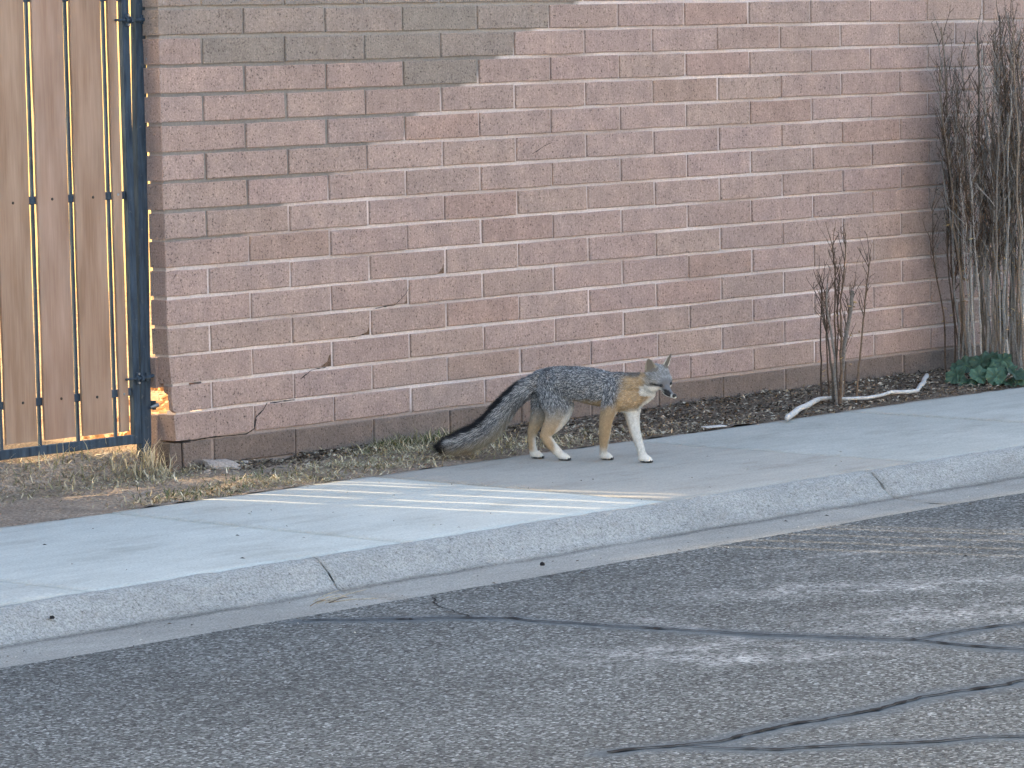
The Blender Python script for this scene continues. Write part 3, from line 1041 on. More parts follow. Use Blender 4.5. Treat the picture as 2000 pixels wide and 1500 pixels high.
SM = [([(0, 785), (-2, 740), (-3, 684), (-10, 635), (-18, 580), (-15, 543)], .0075, .0028, 0, GREYBARK[0]),
      ([(8, 785), (10, 735), (15, 678), (20, 650), (27, 615), (31, 590), (34, 560)], .0085, .0075, .01, GREYBARK[1]),
      ([(5, 785), (9, 720), (10, 664), (9, 610), (10, 578), (18, 515), (21, 470), (22, 450)], .0055, .0018, -.01, BROWNBARK[1]),
      ([(-27, 790), (-28, 735), (-28, 678), (-27, 600), (-25, 560), (-31, 545)], .0042, .0016, .05, BROWNBARK[2]),
      ([(38, 790), (42, 740), (47, 698), (52, 650), (56, 606), (61, 570), (64, 543), (72, 495)], .0045, .0020, .03, BROWNBARK[1]),
      ([(0, 690), (-4, 620), (-1, 560), (-1, 510), (-5, 480), (-4, 468)], .0040, .0016, -.02, BROWNBARK[0]),
      ([(-6, 785), (-8, 720), (-14, 660), (-24, 610), (-24, 575)], .0060, .0020, .02, GREYBARK[3]),
      ([(-14, 788), (-15, 720), (-18, 650), (-16, 600), (-19, 560)], .0038, .0015, .03, BROWNBARK[0]),
      ([(3, 786), (-1, 700), (4, 640), (3, 590), (-2, 540), (0, 500)], .0036, .0014, -.03, BROWNBARK[2]),
      ([(14, 786), (18, 730), (16, 690), (24, 650)], .0034, .0014, .04, BROWNBARK[1]),
      ([(12, 660), (5, 625), (2, 600), (8, 560), (7, 530)], .0035, .0014, 0, BROWNBARK[0])]
allp = []
for pts, r0, r1, dd, tint in SM:
    P = [sp(a, b, dd + random.uniform(-.006, .006)) for a, b in pts]
    Q = []
    for a, b in zip(P[:-1], P[1:]):
        for s in range(3): Q.append(a.lerp(b, s / 3) + Vector((random.gauss(0, .0012), random.gauss(0, .0012), 0)))
    Q.append(P[-1])
    stem_mesh(Q, r0, r1, np.array(tint), 6, sb)
    allp.append(Q)
twig_cloud([a[len(a) // 3:] for a in allp], 150, sb, 'twig', .03, .13, BROWNBARK, 1.3, .0015, ymax=.45)
leaf_cloud(allp, 26, sb, 'dead_leaf', .010, [(.45, .32, .16), (.30, .2, .11)], .012, ymax=.45, t0=.2)

# tall leafless shrub at the right, thick with upright stems
tb = tag(empty('bare_shrub', (4.52, -.30, 0)), 'tall leafless shrub of many grey upright stems behind the green plant', 'shrub')
stems = []
rs = random.Random(3)
for i in range(104):
    u = rs.uniform(-.14, .62); dd = rs.uniform(-.10, .12)
    if i < 70 and u > .30: u = rs.uniform(-.13, .3)
    base = R2 * u + D2 * dd
    H = rs.uniform(.9, 1.58)
    fan = (u - .10) * rs.uniform(.05, .38) + rs.gauss(0, .022)
    lean = rs.gauss(0, .05)
    P = []
    nseg = 12
    wob = Vector((0, 0, 0))
    for s in range(nseg + 1):
        t = s / nseg
        wob = wob + Vector((rs.gauss(0, .0075), rs.gauss(0, .0075), 0))
        v = base + R2 * (fan * t ** 1.3) + D2 * (lean * t) + wob
        v.z = H * t - .02
        wy = v.y - .30
        if wy > -.02: v.y -= wy + .02
        P.append(v)
    r0 = rs.choice((.003, .0035, .004, .0048, .006, .0075)) * (1 if H > 1.1 else .8)
    if i < 6: r0 = .0105
    tint = np.array(rs.choice(GREYBARK + [(.22, .175, .135), (.28, .225, .175)])) * rs.uniform(.8, 1.2)
    if i < 5 or rs.random() < .22: tint = np.array((.42, .40, .37)) * rs.uniform(.85, 1.15)
    stem_mesh(P, r0, r0 * .42, tint, 5, tb)
    stems.append(P)
# thin outliers on the left
for u0, u1, H in ((-.16, -.19, .95), (-.19, -.26, .75), (-.13, -.20, 1.1), (-.15, -.155, .62)):
    P = []
    for s in range(10):
        t = s / 9
        v = R2 * (u0 + (u1 - u0) * t + .01 * math.sin(t * 9 + u0 * 40)) + D2 * (.1 + .01 * math.sin(6 * t))
        v.z = H * t
        P.append(v)
    stem_mesh(P, .0045, .0018, np.array(BROWNBARK[0]), 5, tb); stems.append(P)
twig_cloud([s[3:] for s in stems], 4000, tb, 'twig', .04, .15, GREYBARK + BROWNBARK + BROWNBARK[:2], 1.0, .0017, ymax=.27)
leaf_cloud([s[:8] for s in stems], 420, tb, 'dead_leaf', .011, [(.42, .30, .15), (.30, .22, .12), (.20, .14, .08), (.5, .38, .2)], .03, ymax=.27, t0=.3)
leaf_cloud([s[4:9] for s in stems], 900, tb, 'dead_leaf', .009, [(.16, .13, .09), (.11, .09, .065), (.22, .17, .11)], .035, ymax=.27)
leaf_cloud([s[7:] for s in stems], 200, tb, 'dead_leaf', .008, [(.30, .24, .16), (.20, .15, .1)], .02, ymax=.27)

# low green plant with round scalloped leaves
mp = tag(empty('mallow_plant', (4.13, -.55, 0)), 'low green plant with round scalloped leaves at the foot of the tall bare shrub', 'plant')
LV = [(-62, 742, 22, .0), (-40, 722, 19, .06), (-45, 760, 20, -.03), (-12, 712, 21, .05), (12, 745, 20, -.04), (-20, 745, 19, -.02), (28, 712, 20, .04), (38, 730, 18, .0), (50, 740, 23, -.03), (22, 760, 18, -.06),
      (68, 745, 16, .0), (-2, 730, 18, .02), (-70, 752, 17, .04), (-28, 765, 15, -.05), (55, 757, 14, -.04), (8, 700, 15, .08), (-55, 728, 15, .08), (40, 762, 15, -.05)]
rs = random.Random(8)
stm = MB()
for dx, py, r, dd in LV:
    c = R2 * (dx / 462) + D2 * dd
    c.z = (768 - py) / 462 * .78 + .004
    rad = r / 462 * 1.0
    nrm = Vector((-.40 + rs.uniform(-.55, .55), -.45 + rs.uniform(-.55, .55), .75)).normalized()
    ux = nrm.orthogonal().normalized(); uy = nrm.cross(ux)
    a0 = rs.uniform(0, 6.28)
    V = [c - nrm * .006]; F = []; T = [np.array((.030, .075, .040))]
    K = 28
    tint = np.array((.046, .092, .058)) * rs.uniform(.6, 1.45)
    for ring, fr in ((0, .5), (1, 1.0)):
        for k in range(K):
            an = 2 * math.pi * k / K
            sc = fr * rad * (1 + (.07 * math.cos(7 * an) if ring else 0)) * (.72 if k == 0 else (.88 if k in (1, K - 1) else 1))
            lift = .006 * math.cos(7 * an) * fr + .010 * fr * fr * math.sin(2 * an + dx)
            V.append(c + (ux * math.cos(an + a0) + uy * math.sin(an + a0)) * sc + nrm * lift)
            T.append(tint * (.9 if ring == 0 else 1.12) * (1 + .10 * math.cos(7 * an)))
    for k in range(K):
        k2 = (k + 1) % K
        F.append([0, 1 + k, 1 + k2]); F.append([1 + k, 1 + K + k, 1 + K + k2, 1 + k2])
    add('leaf', mesh_np('leaf', [tuple(v) for v in V], F, np.array(T), True, M_LEAF), mp)
    stm.tube([Vector((c.x * .2, c.y * .2, -.01)), Vector((c.x * .7, c.y * .7, c.z * .6)), c - nrm * .004], .0017, 4)
add('stalk', mesh_np('stalk', stm.v, stm.f, np.tile((.06, .10, .05), (len(stm.v), 1)), True, M_LEAF), mp)

# pale bleached branch lying across the soil
HP = [(2.46, -.80, .016), (2.60, -.72, .018), (2.741, -.640, .022), (2.88, -.575, .022), (3.006, -.505, .022), (3.07, -.47, .022), (3.13, -.448, .020), (3.174, -.455, .020), (3.188, -.519, .018), (3.256, -.575, .018), (3.365, -.560, .018), (3.475, -.533, .022),
      (3.53, -.575, .020), (3.60, -.575, .020), (3.715, -.497, .020), (3.87, -.40, .020), (4.0, -.31, .022), (4.10, -.25, .03)]
HR = [.0135, .014, .014, .0135, .013, .0125, .0105, .010, .0085, .0085, .0085, .0095, .010, .010, .0115, .0125, .0125, .012]
HP2 = []; HR2 = []
for i in range(len(HP) - 1):
    for s in range(3):
        t = s / 3
        HP2.append(Vector(HP[i]).lerp(Vector(HP[i + 1]), t) + Vector((random.gauss(0, .0015), random.gauss(0, .0015), 0))); HR2.append(.84 * (HR[i] + (HR[i + 1] - HR[i]) * t) + random.uniform(-.0006, .0006))
HP2.append(Vector(HP[-1])); HR2.append(.84 * HR[-1])
o = MB().tube(HP2, HR2, 8).obj('branch', M_PIPE, None, True)
tag(o, 'bleached pale crooked branch lying across the soil beneath the small bare shrub', 'branch')

# chunk of broken block and bits by the wall
def rock(name, loc, size, mat, seed, flat=.6):
    bm = bmesh.new()
    bmesh.ops.create_icosphere(bm, subdivisions=2, radius=1)
    for v in bm.verts:
        n = mnoise.noise(v.co * 1.3 + Vector((seed, 0, 0))) * .35 + mnoise.noise(v.co * 3 + Vector((0, seed, 0))) * .12
        v.co *= 1 + n
        v.co = Vector((v.co.x * size[0], v.co.y * size[1], max(v.co.z * size[2], -size[2] * .6)))
    me = bpy.data.meshes.new(name); bm.to_mesh(me); bm.free(); me.materials.append(mat)
    return add(name, me, None, loc)


o = rock('broken_brick', (.165, -.085, .012), (.075, .05, .022), M_STONE, 3)
o.rotation_euler = (0, .12, -.7)
tag(o, 'flat broken chunk of block lying on the soil near the wall corner', 'rubble')
o = rock('stone', (.02, -.17, .006), (.014, .012, .010), M_STONE, 7)
tag(o, 'small pale stone on the soil left of the broken block chunk', 'stone')
o = rock('stone', (.30, -.06, .006), (.02, .015, .010), M_STONE, 9)
tag(o, 'small pale stone by the wall just right of the block chunk', 'stone')
o = MB().box(-.055, .055, -.016, .016, 0, .004, .001).obj('scrap', M_PIPE, None)
o.location = (2.14, -.705, .006); o.rotation_euler = (.05, .02, -.10)
tag(o, 'flat white scrap lying at the back edge of the sidewalk', 'scrap')
o = rock('pebble', (-2.40, -2.15, Z_GUT + .046), (.007, .007, .006), M_BLACK, 2)
tag(o, 'black pebble stuck on the kerb at the far left', 'pebble')
o = rock('pebble', (-.66, -2.36, Z_GUT + .008), (.008, .008, .007), M_BLACK, 4)
tag(o, 'black pebble in the gutter below the smoothed kerb patch', 'pebble')

# dry sprig in the gutter
sg = MB(); T = []
rs = random.Random(12)
for i in range(9):
    p = Vector((-1.60 + rs.uniform(-.06, .06), -2.36 + rs.uniform(-.03, .03), Z_GUT + .006))
    an = rs.uniform(-.9, .9) - .7
    d = Vector((math.cos(an), math.sin(an), rs.uniform(.0, .35)))
    L = rs.uniform(.05, .15)
    q = [p, p + d * L * .5 + Vector((0, 0, .004)), p + d * L]
    n0 = len(sg.v); sg.tube(q, [.0016, .0014, .0008], 4)
    T += [np.array(rs.choice([(.40, .36, .28), (.16, .13, .1), (.5, .47, .4)]))] * (len(sg.v) - n0)
o = add('dry_sprig', mesh_np('dry_sprig', sg.v, sg.f, np.array(T), False, M_BARK))
tag(o, 'small broken dry sprig lying in the gutter beside the cracked kerb', 'twig')
V = []; F = []; T = []
for i in range(170):
    x = rs.uniform(-3.2, 1.8); y = rs.choice([rs.uniform(-2.5, -2.27), rs.uniform(-2.62, -2.5), rs.uniform(-3.4, -2.6), rs.uniform(-2.0, -.8)])
    z = (Z_GUT + .003 if y > -2.53 else road_h(x, y) + .002) if y < -2.26 else .006
    a = rs.uniform(0, 3.14); s = rs.uniform(.003, .009)
    c, sn = math.cos(a) * s, math.sin(a) * s
    n = len(V)
    V += [(x - c, y - sn, z), (x - sn * .4, y + c * .4, z + .003), (x + c, y + sn, z + .001), (x + sn * .4, y - c * .4, z + .004)]
    F.append([n, n + 1, n + 2, n + 3])
    T += [np.array(rs.choice([(.05, .045, .04), (.06, .05, .04), (.55, .52, .45), (.14, .11, .08)]))] * 4
o = add('debris', mesh_np('debris', V, np.array(F), np.array(T), False, M_LITTER))
tag(o, 'scattered crumbs and leaf bits on the street and gutter', 'debris', kind='stuff')

# ------------------------------------------------------------------ grass, straw and leaf litter
def blades(name, spots, label, cat, mat=M_GRASS):
    """spots: (cx, cy, sx, sy, count, lmin, lmax, up, tints)"""
    V = []; F = []; T = []
    for cx, cy, sx, sy, cnt, lmin, lmax, up, tints, flat in spots:
        for _ in range(cnt):
            x = random.gauss(cx, sx); y = random.gauss(cy, sy)
            if y < Y_BACK - .012 or (y > -.012 and x > -.02): continue
            z = soil_h(x, y) - .003 + (random.random() ** 2) * flat
            az = random.uniform(0, 6.283); L = random.uniform(lmin, lmax)
            el = random.gauss(up, .35)
            d = Vector((math.cos(az) * math.cos(el), math.sin(az) * math.cos(el), abs(math.sin(el))))
            sd = Vector((-math.sin(az), math.cos(az), 0)) * random.uniform(.0011, .0026)
            p = Vector((x, y, z)); n = len(V)
            c = np.array(random.choice(tints)) * random.uniform(.75, 1.25)
            q = p + d * L * .55
            d2 = (d + Vector((random.gauss(0, .4), random.gauss(0, .4), -random.uniform(.1, .7)))).normalized()
            e = q + d2 * L * .45
            e.z = max(e.z, z)
            if q.y > -.008 and x > -.02: continue
            V += [p - sd, p + sd, q + sd * .8, q - sd * .8, e]
            F += [[n, n + 1, n + 2, n + 3], [n + 3, n + 2, n + 4]]
            T += [c] * 5
    o = add(name, mesh_np(name, [tuple(v) for v in V], F, np.array(T), False, mat))
    return tag(o, label, cat, kind='stuff')


STRAW = [(.60, .52, .36), (.50, .43, .28), (.68, .61, .46), (.38, .32, .21), (.26, .21, .14)]
OLIVE = [(.25, .235, .13), (.31, .28, .16), (.17, .165, .09), (.44, .39, .25), (.54, .47, .32)]
GREENG = [(.07, .10, .035), (.10, .13, .05), (.16, .16, .08)]
spots = [(-.35, .0, .22, .06, 800, .015, .05, .16, OLIVE + STRAW, .014), (-.62, .02, .2, .06, 420, .015, .05, .16, OLIVE + STRAW, .014), (-.14, -.02, .09, .05, 420, .015, .05, .3, OLIVE + STRAW, .016), (-.9, -.08, .2, .08, 260, .015, .05, .3, OLIVE, .01),
         (-.22, -.16, .18, .07, 420, .012, .045, .15, OLIVE + STRAW, .008), (-.6, -.18, .2, .06, 300, .012, .045, .15, OLIVE + STRAW, .008),
         (-.10, .0, .06, .04, 90, .04, .12, .9, STRAW[:3], .01), (.04, -.05, .05, .03, 110, .02, .06, .5, STRAW, .01), (-.5, .03, .2, .05, 130, .04, .11, .7, STRAW[:2] + OLIVE, .01), (-.06, .03, .02, .03, 40, .06, .14, 1.1, STRAW[:2], .01),
         # straw along the back edge of the sidewalk
         (-.50, -.62, .16, .06, 520, .012, .05, .25, STRAW + GREENG[1:], .012), (-.2, -.60, .2, .07, 800, .012, .05, .25, STRAW + OLIVE, .014), (.15, -.55, .2, .09, 1000, .012, .05, .25, STRAW + OLIVE, .016),
         (.5, -.48, .2, .12, 1100, .012, .05, .25, STRAW + OLIVE, .016), (.8, -.42, .2, .14, 1000, .012, .05, .3, STRAW + OLIVE, .018), (1.1, -.42, .22, .16, 1200, .012, .055, .3, STRAW + OLIVE, .02), (1.45, -.5, .2, .12, 900, .012, .045, .25, STRAW + OLIVE, .014),
         (1.75, -.6, .2, .06, 380, .01, .035, .2, STRAW, .01), (2.2, -.63, .3, .04, 240, .01, .03, .2, STRAW, .008), (2.8, -.64, .3, .04, 120, .01, .03, .2, STRAW, .008),
         (1.02, -.16, .10, .05, 420, .02, .07, .75, OLIVE + GREENG, .02), (1.25, -.22, .10, .06, 380, .02, .07, .75, OLIVE + GREENG, .02), (.85, -.25, .10, .05, 200, .02, .05, .6, OLIVE, .015),
         (-.45, -.55, .08, .05, 140, .02, .05, .6, GREENG, .008), (.05, -.42, .10, .05, 120, .015, .04, .5, GREENG, .008),
         (-.2, -.3, .4, .16, 350, .01, .04, .1, STRAW + OLIVE, .003)]
blades('dry_grass', spots, 'dry straw and olive grass between the sidewalk, gate and wall', 'grass')

V = []; F = []; T = []
LT = [(.16, .125, .095), (.21, .165, .12), (.09, .073, .06), (.32, .26, .19), (.48, .42, .33), (.07, .058, .05)]
for i in range(19000):
    r = random.random()
    if r < .22: x = random.uniform(.15, 2.0); y = -abs(random.gauss(0, .10)) - .008
    else:
        x = random.uniform(1.3, 5.6); y = random.uniform(-.69, -.008)
        if random.random() > min(1, (x - 1.2) / .7): continue
    z = soil_h(x, y) + random.uniform(-.002, .011)
    a = Vector((random.gauss(0, 1), random.gauss(0, 1), random.gauss(0, .35))).normalized()
    b = a.cross(Vector((random.gauss(0, .4), random.gauss(0, .4), 1))).normalized()
    s = random.uniform(.004, .015); wd = s * random.uniform(.2, .5)
    p = Vector((x, y, z)); n = len(V)
    V += [p - a * s, p + b * wd + Vector((0, 0, wd * .5)), p + a * s, p - b * wd + Vector((0, 0, wd * .3))]
    F.append([n, n + 1, n + 2, n + 3])
    T += [np.array(random.choice(LT)) * random.uniform(.7, 1.3)] * 4
o = add('leaf_litter', mesh_np('leaf_litter', [tuple(v) for v in V], np.array(F), np.array(T), False, M_LITTER))
tag(o, 'dark dry leaf litter on the soil along the foot of the wall', 'litter', kind='stuff')

# ------------------------------------------------------------------ grey fox
FOX = empty('fox', (1.07428, -1.09221, .001))
FOX.rotation_euler = (0, 0, math.atan2(-.73561, .67706))
tag(FOX, 'grey fox with tan flanks and a black striped bushy tail walking along the sidewalk', 'fox')
PX = 552.2


def fp(px, py, d):
    """side-view measure (1 unit = 1/552 m) and depth in metres -> fox frame (x forward across, y away, z up)"""
    k = 1 + d / 13.8
    a = (px - 1183) / PX * k; b = (900 - py) / PX * k
    z = (b - .0214 * a - .0881 * d) / .9958
    return Vector((a + .0214 * z, d, z))


def loft(mb, st, seg=14):
    """st: (px, py, depth, r_in_view, r_depth) ; oval rings along a spine, closed ends"""
    P = [fp(s[0], s[1], s[2]) for s in st]
    n0 = len(mb.v)
    for i, p in enumerate(P):
        t = (P[min(i + 1, len(P) - 1)] - P[max(i - 1, 0)]).normalized()
        side = Vector((0, 1, 0)); side = (side - t * side.dot(t)).normalized()
        u = side.cross(t).normalized()
        for k in range(seg):
            an = 2 * math.pi * k / seg
            mb.v.append(tuple(p + u * (math.cos(an) * st[i][3] / PX) + side * (math.sin(an) * st[i][4] / PX)))
    for i in range(len(P) - 1):
        for k in range(seg):
            a = n0 + i * seg + k; b = n0 + i * seg + (k + 1) % seg
            mb.f.append([a, b, b + seg, a + seg])
    mb.f.append([n0 + k for k in range(seg)][::-1]); mb.f.append([n0 + (len(P) - 1) * seg + k for k in range(seg)])
    return P


def ellip(mb, c, ax, rad, seg=16, rings=10):
    """ellipsoid with centre c, axes matrix ax (3 vectors), radii"""
    n0 = len(mb.v)
    for i in range(1, rings):
        th = math.pi * i / rings
        for k in range(seg):
            ph = 2 * math.pi * k / seg
            l = (math.sin(th) * math.cos(ph) * rad[0], math.sin(th) * math.sin(ph) * rad[1], math.cos(th) * rad[2])
            mb.v.append(tuple(c + ax[0] * l[0] + ax[1] * l[1] + ax[2] * l[2]))
    t = len(mb.v); mb.v.append(tuple(c + ax[2] * rad[2])); mb.v.append(tuple(c - ax[2] * rad[2]))
    for i in range(rings - 2):
        for k in range(seg):
            a = n0 + i * seg + k; b = n0 + i * seg + (k + 1) % seg
            mb.f.append([a, a + seg, b + seg, b])
    for k in range(seg):
        mb.f.append([t, n0 + k, n0 + (k + 1) % seg])
        mb.f.append([t + 1, n0 + (rings - 2) * seg + (k + 1) % seg, n0 + (rings - 2) * seg + k])


AX = (Vector((1, 0, 0)), Vector((0, 1, 0)), Vector((0, 0, 1)))
fb = MB()
SP = {}
# trunk and neck
SP['trunk'] = [(1046, 747, .095, 20, 20), (1060, 748, .085, 26, 25), (1078, 750, .070, 32, 29), (1100, 750, .052, 33.5, 29), (1126, 750, .030, 33, 29), (1150, 754, .010, 35, 30), (1175, 759, -.010, 35, 30), (1200, 765, -.028, 33, 29), (1220, 774, -.042, 32, 26), (1236, 780, -.052, 26, 22), (1246, 785, -.058, 17, 15)]
SP['neck'] = [(1190, 755, -.022, 26, 24), (1212, 753, -.036, 25, 22), (1232, 751, -.050, 22.5, 20), (1252, 748, -.062, 20, 18), (1272, 744, -.072, 18, 16)]
SP['throat'] = [(1215, 780, -.044, 20, 17), (1240, 777, -.058, 21, 17), (1258, 768, -.068, 18, 15), (1272, 760, -.074, 14, 12)]
# tail
SP['tail'] = [(1064, 744, .085, 21, 19), (1045, 751, .095, 19.5, 17), (1022, 765, .107, 18, 15.5), (1002, 782, .120, 17.5, 15), (984, 803, .133, 18.5, 16), (966, 827, .146, 18.5, 16), (942, 847, .160, 18, 16), (915, 860, .170, 16.5, 15), (892, 868, .177, 13, 12), (875, 872, .183, 9, 8), (867, 873, .186, 4, 4)]
# near hind leg
SP['hind_near'] = [(1080, 752, 0.052, 32.4, 17.28), (1087, 775, 0.044, 34.56, 18.36), (1090, 797, 0.038, 31.32, 17.28), (1088, 815, 0.034, 24.84, 15.12), (1080, 830, 0.032, 18.36, 11.88), (1071, 842, 0.032, 14.04, 10.26), (1066, 852, 0.033, 11.88, 8.64), (1071, 862, 0.033, 10.8, 8.1), (1081, 874, 0.034, 9.72, 7.56), (1090, 884, 0.035, 9.18, 7.56), (1096, 890, 0.036, 8.64, 8.1)]
SP['hind_far'] = [(1070, 755, 0.11, 28.6, 16.5), (1066, 778, 0.118, 27.5, 16.5), (1060, 800, 0.122, 22, 14.3), (1053, 818, 0.122, 16.5, 12.1), (1046, 834, 0.122, 12.1, 9.9), (1041, 846, 0.122, 9.9, 8.25), (1040, 858, 0.121, 8.25, 7.15), (1041, 870, 0.119, 7.7, 6.82), (1043, 882, 0.117, 8.25, 7.15), (1046, 889, 0.115, 8.25, 7.7)]
SP['fore_near'] = [(1196, 762, -0.05, 25.92, 14.04), (1195, 780, -0.054, 22.68, 14.04), (1190, 797, -0.052, 17.28, 12.96), (1185, 812, -0.044, 14.04, 11.34), (1182, 828, -0.034, 12.96, 10.26), (1181, 844, -0.02, 11.88, 9.72), (1180, 860, -0.006, 9.936, 8.64), (1179, 874, 0.006, 7.992, 7.56), (1178.5, 884, 0.014, 7.56, 7.128), (1180, 890, 0.018, 8.64, 7.56)]
SP['fore_far'] = [(1226, 775, -0.03, 22, 13.2), (1231, 793, -0.034, 19.8, 13.2), (1234, 810, -0.042, 15.4, 12.1), (1236, 826, -0.052, 12.65, 10.45), (1239, 842, -0.062, 11, 9.35), (1244, 858, -0.072, 9.02, 8.25), (1249, 872, -0.08, 7.92, 7.48), (1252, 884, -0.086, 8.14, 7.7), (1255, 891, -0.09, 8.8, 8.25)]
SPW = {}
for nme, st in SP.items():
    SPW[nme] = loft(fb, st)
# paws with toes
def paw(px, py, d, fx, fy, s=1.0, drop=0):
    f = Vector((fx, fy, 0)).normalized(); sdv = Vector((-f.y, f.x, 0))
    c = fp(px, py, d); c.z = .0145
    ax = (f, sdv, Vector((0, 0, 1)))
    ellip(fb, c, ax, (.023 * s, .0165 * s, .0145))
    for k, o in enumerate((-.0118, -.004, .004, .0118)):
        e = c + f * (.0195 - .006 * (abs(o) > .008)) * s + sdv * o * s
        e.z = .0095
        ellip(fb, e, ax, (.0098, .0056, .0088), 10, 8)
    return c, f
PAWS = [paw(1178 + 4, 893, .022, 1, -.35), paw(1252 + 5, 895, -.092, 1, -.45, 1.08), paw(1046 + 2, 890, .116, 1, -.2), paw(1099, 893, .036, 1, -.35)]
# head in its own frame: F forward, L towards the near side, U up
hy = math.radians(52); hp = math.radians(17); hr = math.radians(7)
F_ = Vector((math.cos(hy) * math.cos(hp), -math.sin(hy) * math.cos(hp), -math.sin(hp)))
L_ = Vector((-math.sin(hy), -math.cos(hy), 0))
U_ = L_.cross(F_) * -1
if U_.z < 0: U_ = -U_
L2 = (L_ * math.cos(hr) - U_ * math.sin(hr)); U2 = (U_ * math.cos(hr) + L_ * math.sin(hr))
L_, U_ = L2, U2
HC = fp(1291, 747, -.085)


def hv(f, l, u): return HC + (F_ * f + L_ * l + U_ * u) / PX


HA = (F_, L_, U_)
ellip(fb, hv(-16, 0, 10), HA, (25 / PX, 25 / PX, 21.5 / PX))
ellip(fb, hv(-4, 0, 3), HA, (20 / PX, 24 / PX, 17 / PX))
for s_ in (1, -1):
    ellip(fb, hv(-8, (17.5 if s_ > 0 else 14) * s_, -6), HA, (15 / PX, 13 / PX, 13.5 / PX))
for f, u, ra, rb in ((6, -3, 12, 11.5), (13, -6.5, 8.6, 9), (20, -9.5, 6.4, 7.2), (27, -12, 5.4, 6.0), (33, -13.5, 4.8, 5.2), (37.5, -14.5, 4.2, 4.4)):
    ellip(fb, hv(f, 0, u), HA, (9 / PX, ra / PX, rb / PX), 14, 8)
ellip(fb, hv(20, 0, -16), HA, (17 / PX, 6.2 / PX, 5.2 / PX))   # lower jaw
# ears: hollow-fronted cones
EARS = {}
for s_, out, tipu in ((1, 9, 53), (-1, 17, 52)):
    base = [hv(-14, 15 * s_, 20), hv(-15, 17 * s_, 26)]
    tip = hv(-16, (17 + out) * s_, tipu)
    root = hv(-14, 16 * s_, 17)
    ringn = 14
    n0 = len(fb.v)
    axis = (tip - root)
    t = axis.normalized()
    fw = (F_ * .9 + L_ * s_ * .35); fw = (fw - t * fw.dot(t)).normalized()
    sdv = t.cross(fw).normalized()
    lev = [(0, 1.0), (.2, 1.0), (.42, .90), (.62, .70), (.80, .42), (.93, .18), (1.0, .05)]
    for h, ws in lev:
        c = root + axis * h
        for k in range(ringn):
            an = 2 * math.pi * k / ringn
            fx = math.cos(an); sx = math.sin(an)
            depth = 6.5 * fx if fx < 0 else -2.5 * fx * (1 if h > .15 else -1)   # front is scooped inwards
            fb.v.append(tuple(c + sdv * (sx * 13.5 * ws / PX) + fw * ((depth * ws * .9) / PX)))
    for i in range(len(lev) - 1):
        for k in range(ringn):
            a = n0 + i * ringn + k; b = n0 + i * ringn + (k + 1) % ringn
            fb.f.append([a, b, b + ringn, a + ringn])
    fb.f.append([n0 + k for k in range(ringn)][::-1]); fb.f.append([n0 + (len(lev) - 1) * ringn + k for k in range(ringn)])
    EARS[s_] = (root, tip, fw, sdv, axis)

tmp = bpy.data.meshes.new('fox_raw')
tmp.from_pydata(fb.v, [], fb.f)
bm = bmesh.new(); bm.from_mesh(tmp); bmesh.ops.recalc_face_normals(bm, faces=bm.faces); bm.to_mesh(tmp); bm.free()
to = bpy.data.objects.new('fox_raw', tmp); COL.objects.link(to)
md = to.modifiers.new('r', 'REMESH'); md.mode = 'VOXEL'; md.voxel_size = .0030
md = to.modifiers.new('s', 'SMOOTH'); md.factor = .5; md.iterations = 5
dg = bpy.context.evaluated_depsgraph_get()
body = bpy.data.meshes.new_from_object(to.evaluated_get(dg))
bpy.data.objects.remove(to); bpy.data.meshes.remove(tmp)
body.name = 'body'
nv = len(body.vertices)
co = np.empty(nv * 3, dtype=np.float32); body.vertices.foreach_get('co', co); co = co.reshape(-1, 3)
nm = np.empty(nv * 3, dtype=np.float32); body.vertices.foreach_get('normal', nm); nm = nm.reshape(-1, 3)

# --- coat colours by place on the animal
SEGS = []
for nme, P in SPW.items():
    for i in range(len(P) - 1):
        SEGS.append((nme, i, np.array(P[i]), np.array(P[i + 1]), SP[nme][i][3] / PX, SP[nme][i + 1][3] / PX))
names = list(SPW.keys())


def classify(p):
    """nearest body part by distance to its surface; returns part index, position along 0..1"""
    best = np.full(len(p), 1e9); part = np.zeros(len(p), int); along = np.zeros(len(p))
    for nme, i, a, b, ra, rb in SEGS:
        ab = b - a; L2_ = ab @ ab
        t = np.clip(((p - a) @ ab) / L2_, 0, 1)
        d = np.linalg.norm(p - (a + t[:, None] * ab), axis=1) - (ra + (rb - ra) * t)
        m = d < best
        best[m] = d[m]; part[m] = names.index(nme); along[m] = ((i + t) / (len(SP[nme]) - 1))[m]
    return part, along


def to_px(p):
    d = p[:, 1]; k = 1 + d / 13.8
    a = p[:, 0] - .0214 * p[:, 2]
    b = p[:, 2] * .9958 + .0214 * a + .0881 * d
    return 1183 + a / k * PX, 900 - b / k * PX


def sstep(x, a, b):
    t = np.clip((x - a) / (b - a), 0, 1)
    return t * t * (3 - 2 * t)


C_GREY = np.array((.180, .196, .212)); C_TAN = np.array((.475, .345, .200)); C_WHITE = np.array((.70, .69, .64)); C_BLACK = np.array((.018, .019, .022)); C_BUFF = np.array((.50, .44, .31)); C_OCHRE = np.array((.40, .29, .16))


def lerp(c, target, k): return c + (target - c) * k[:, None]


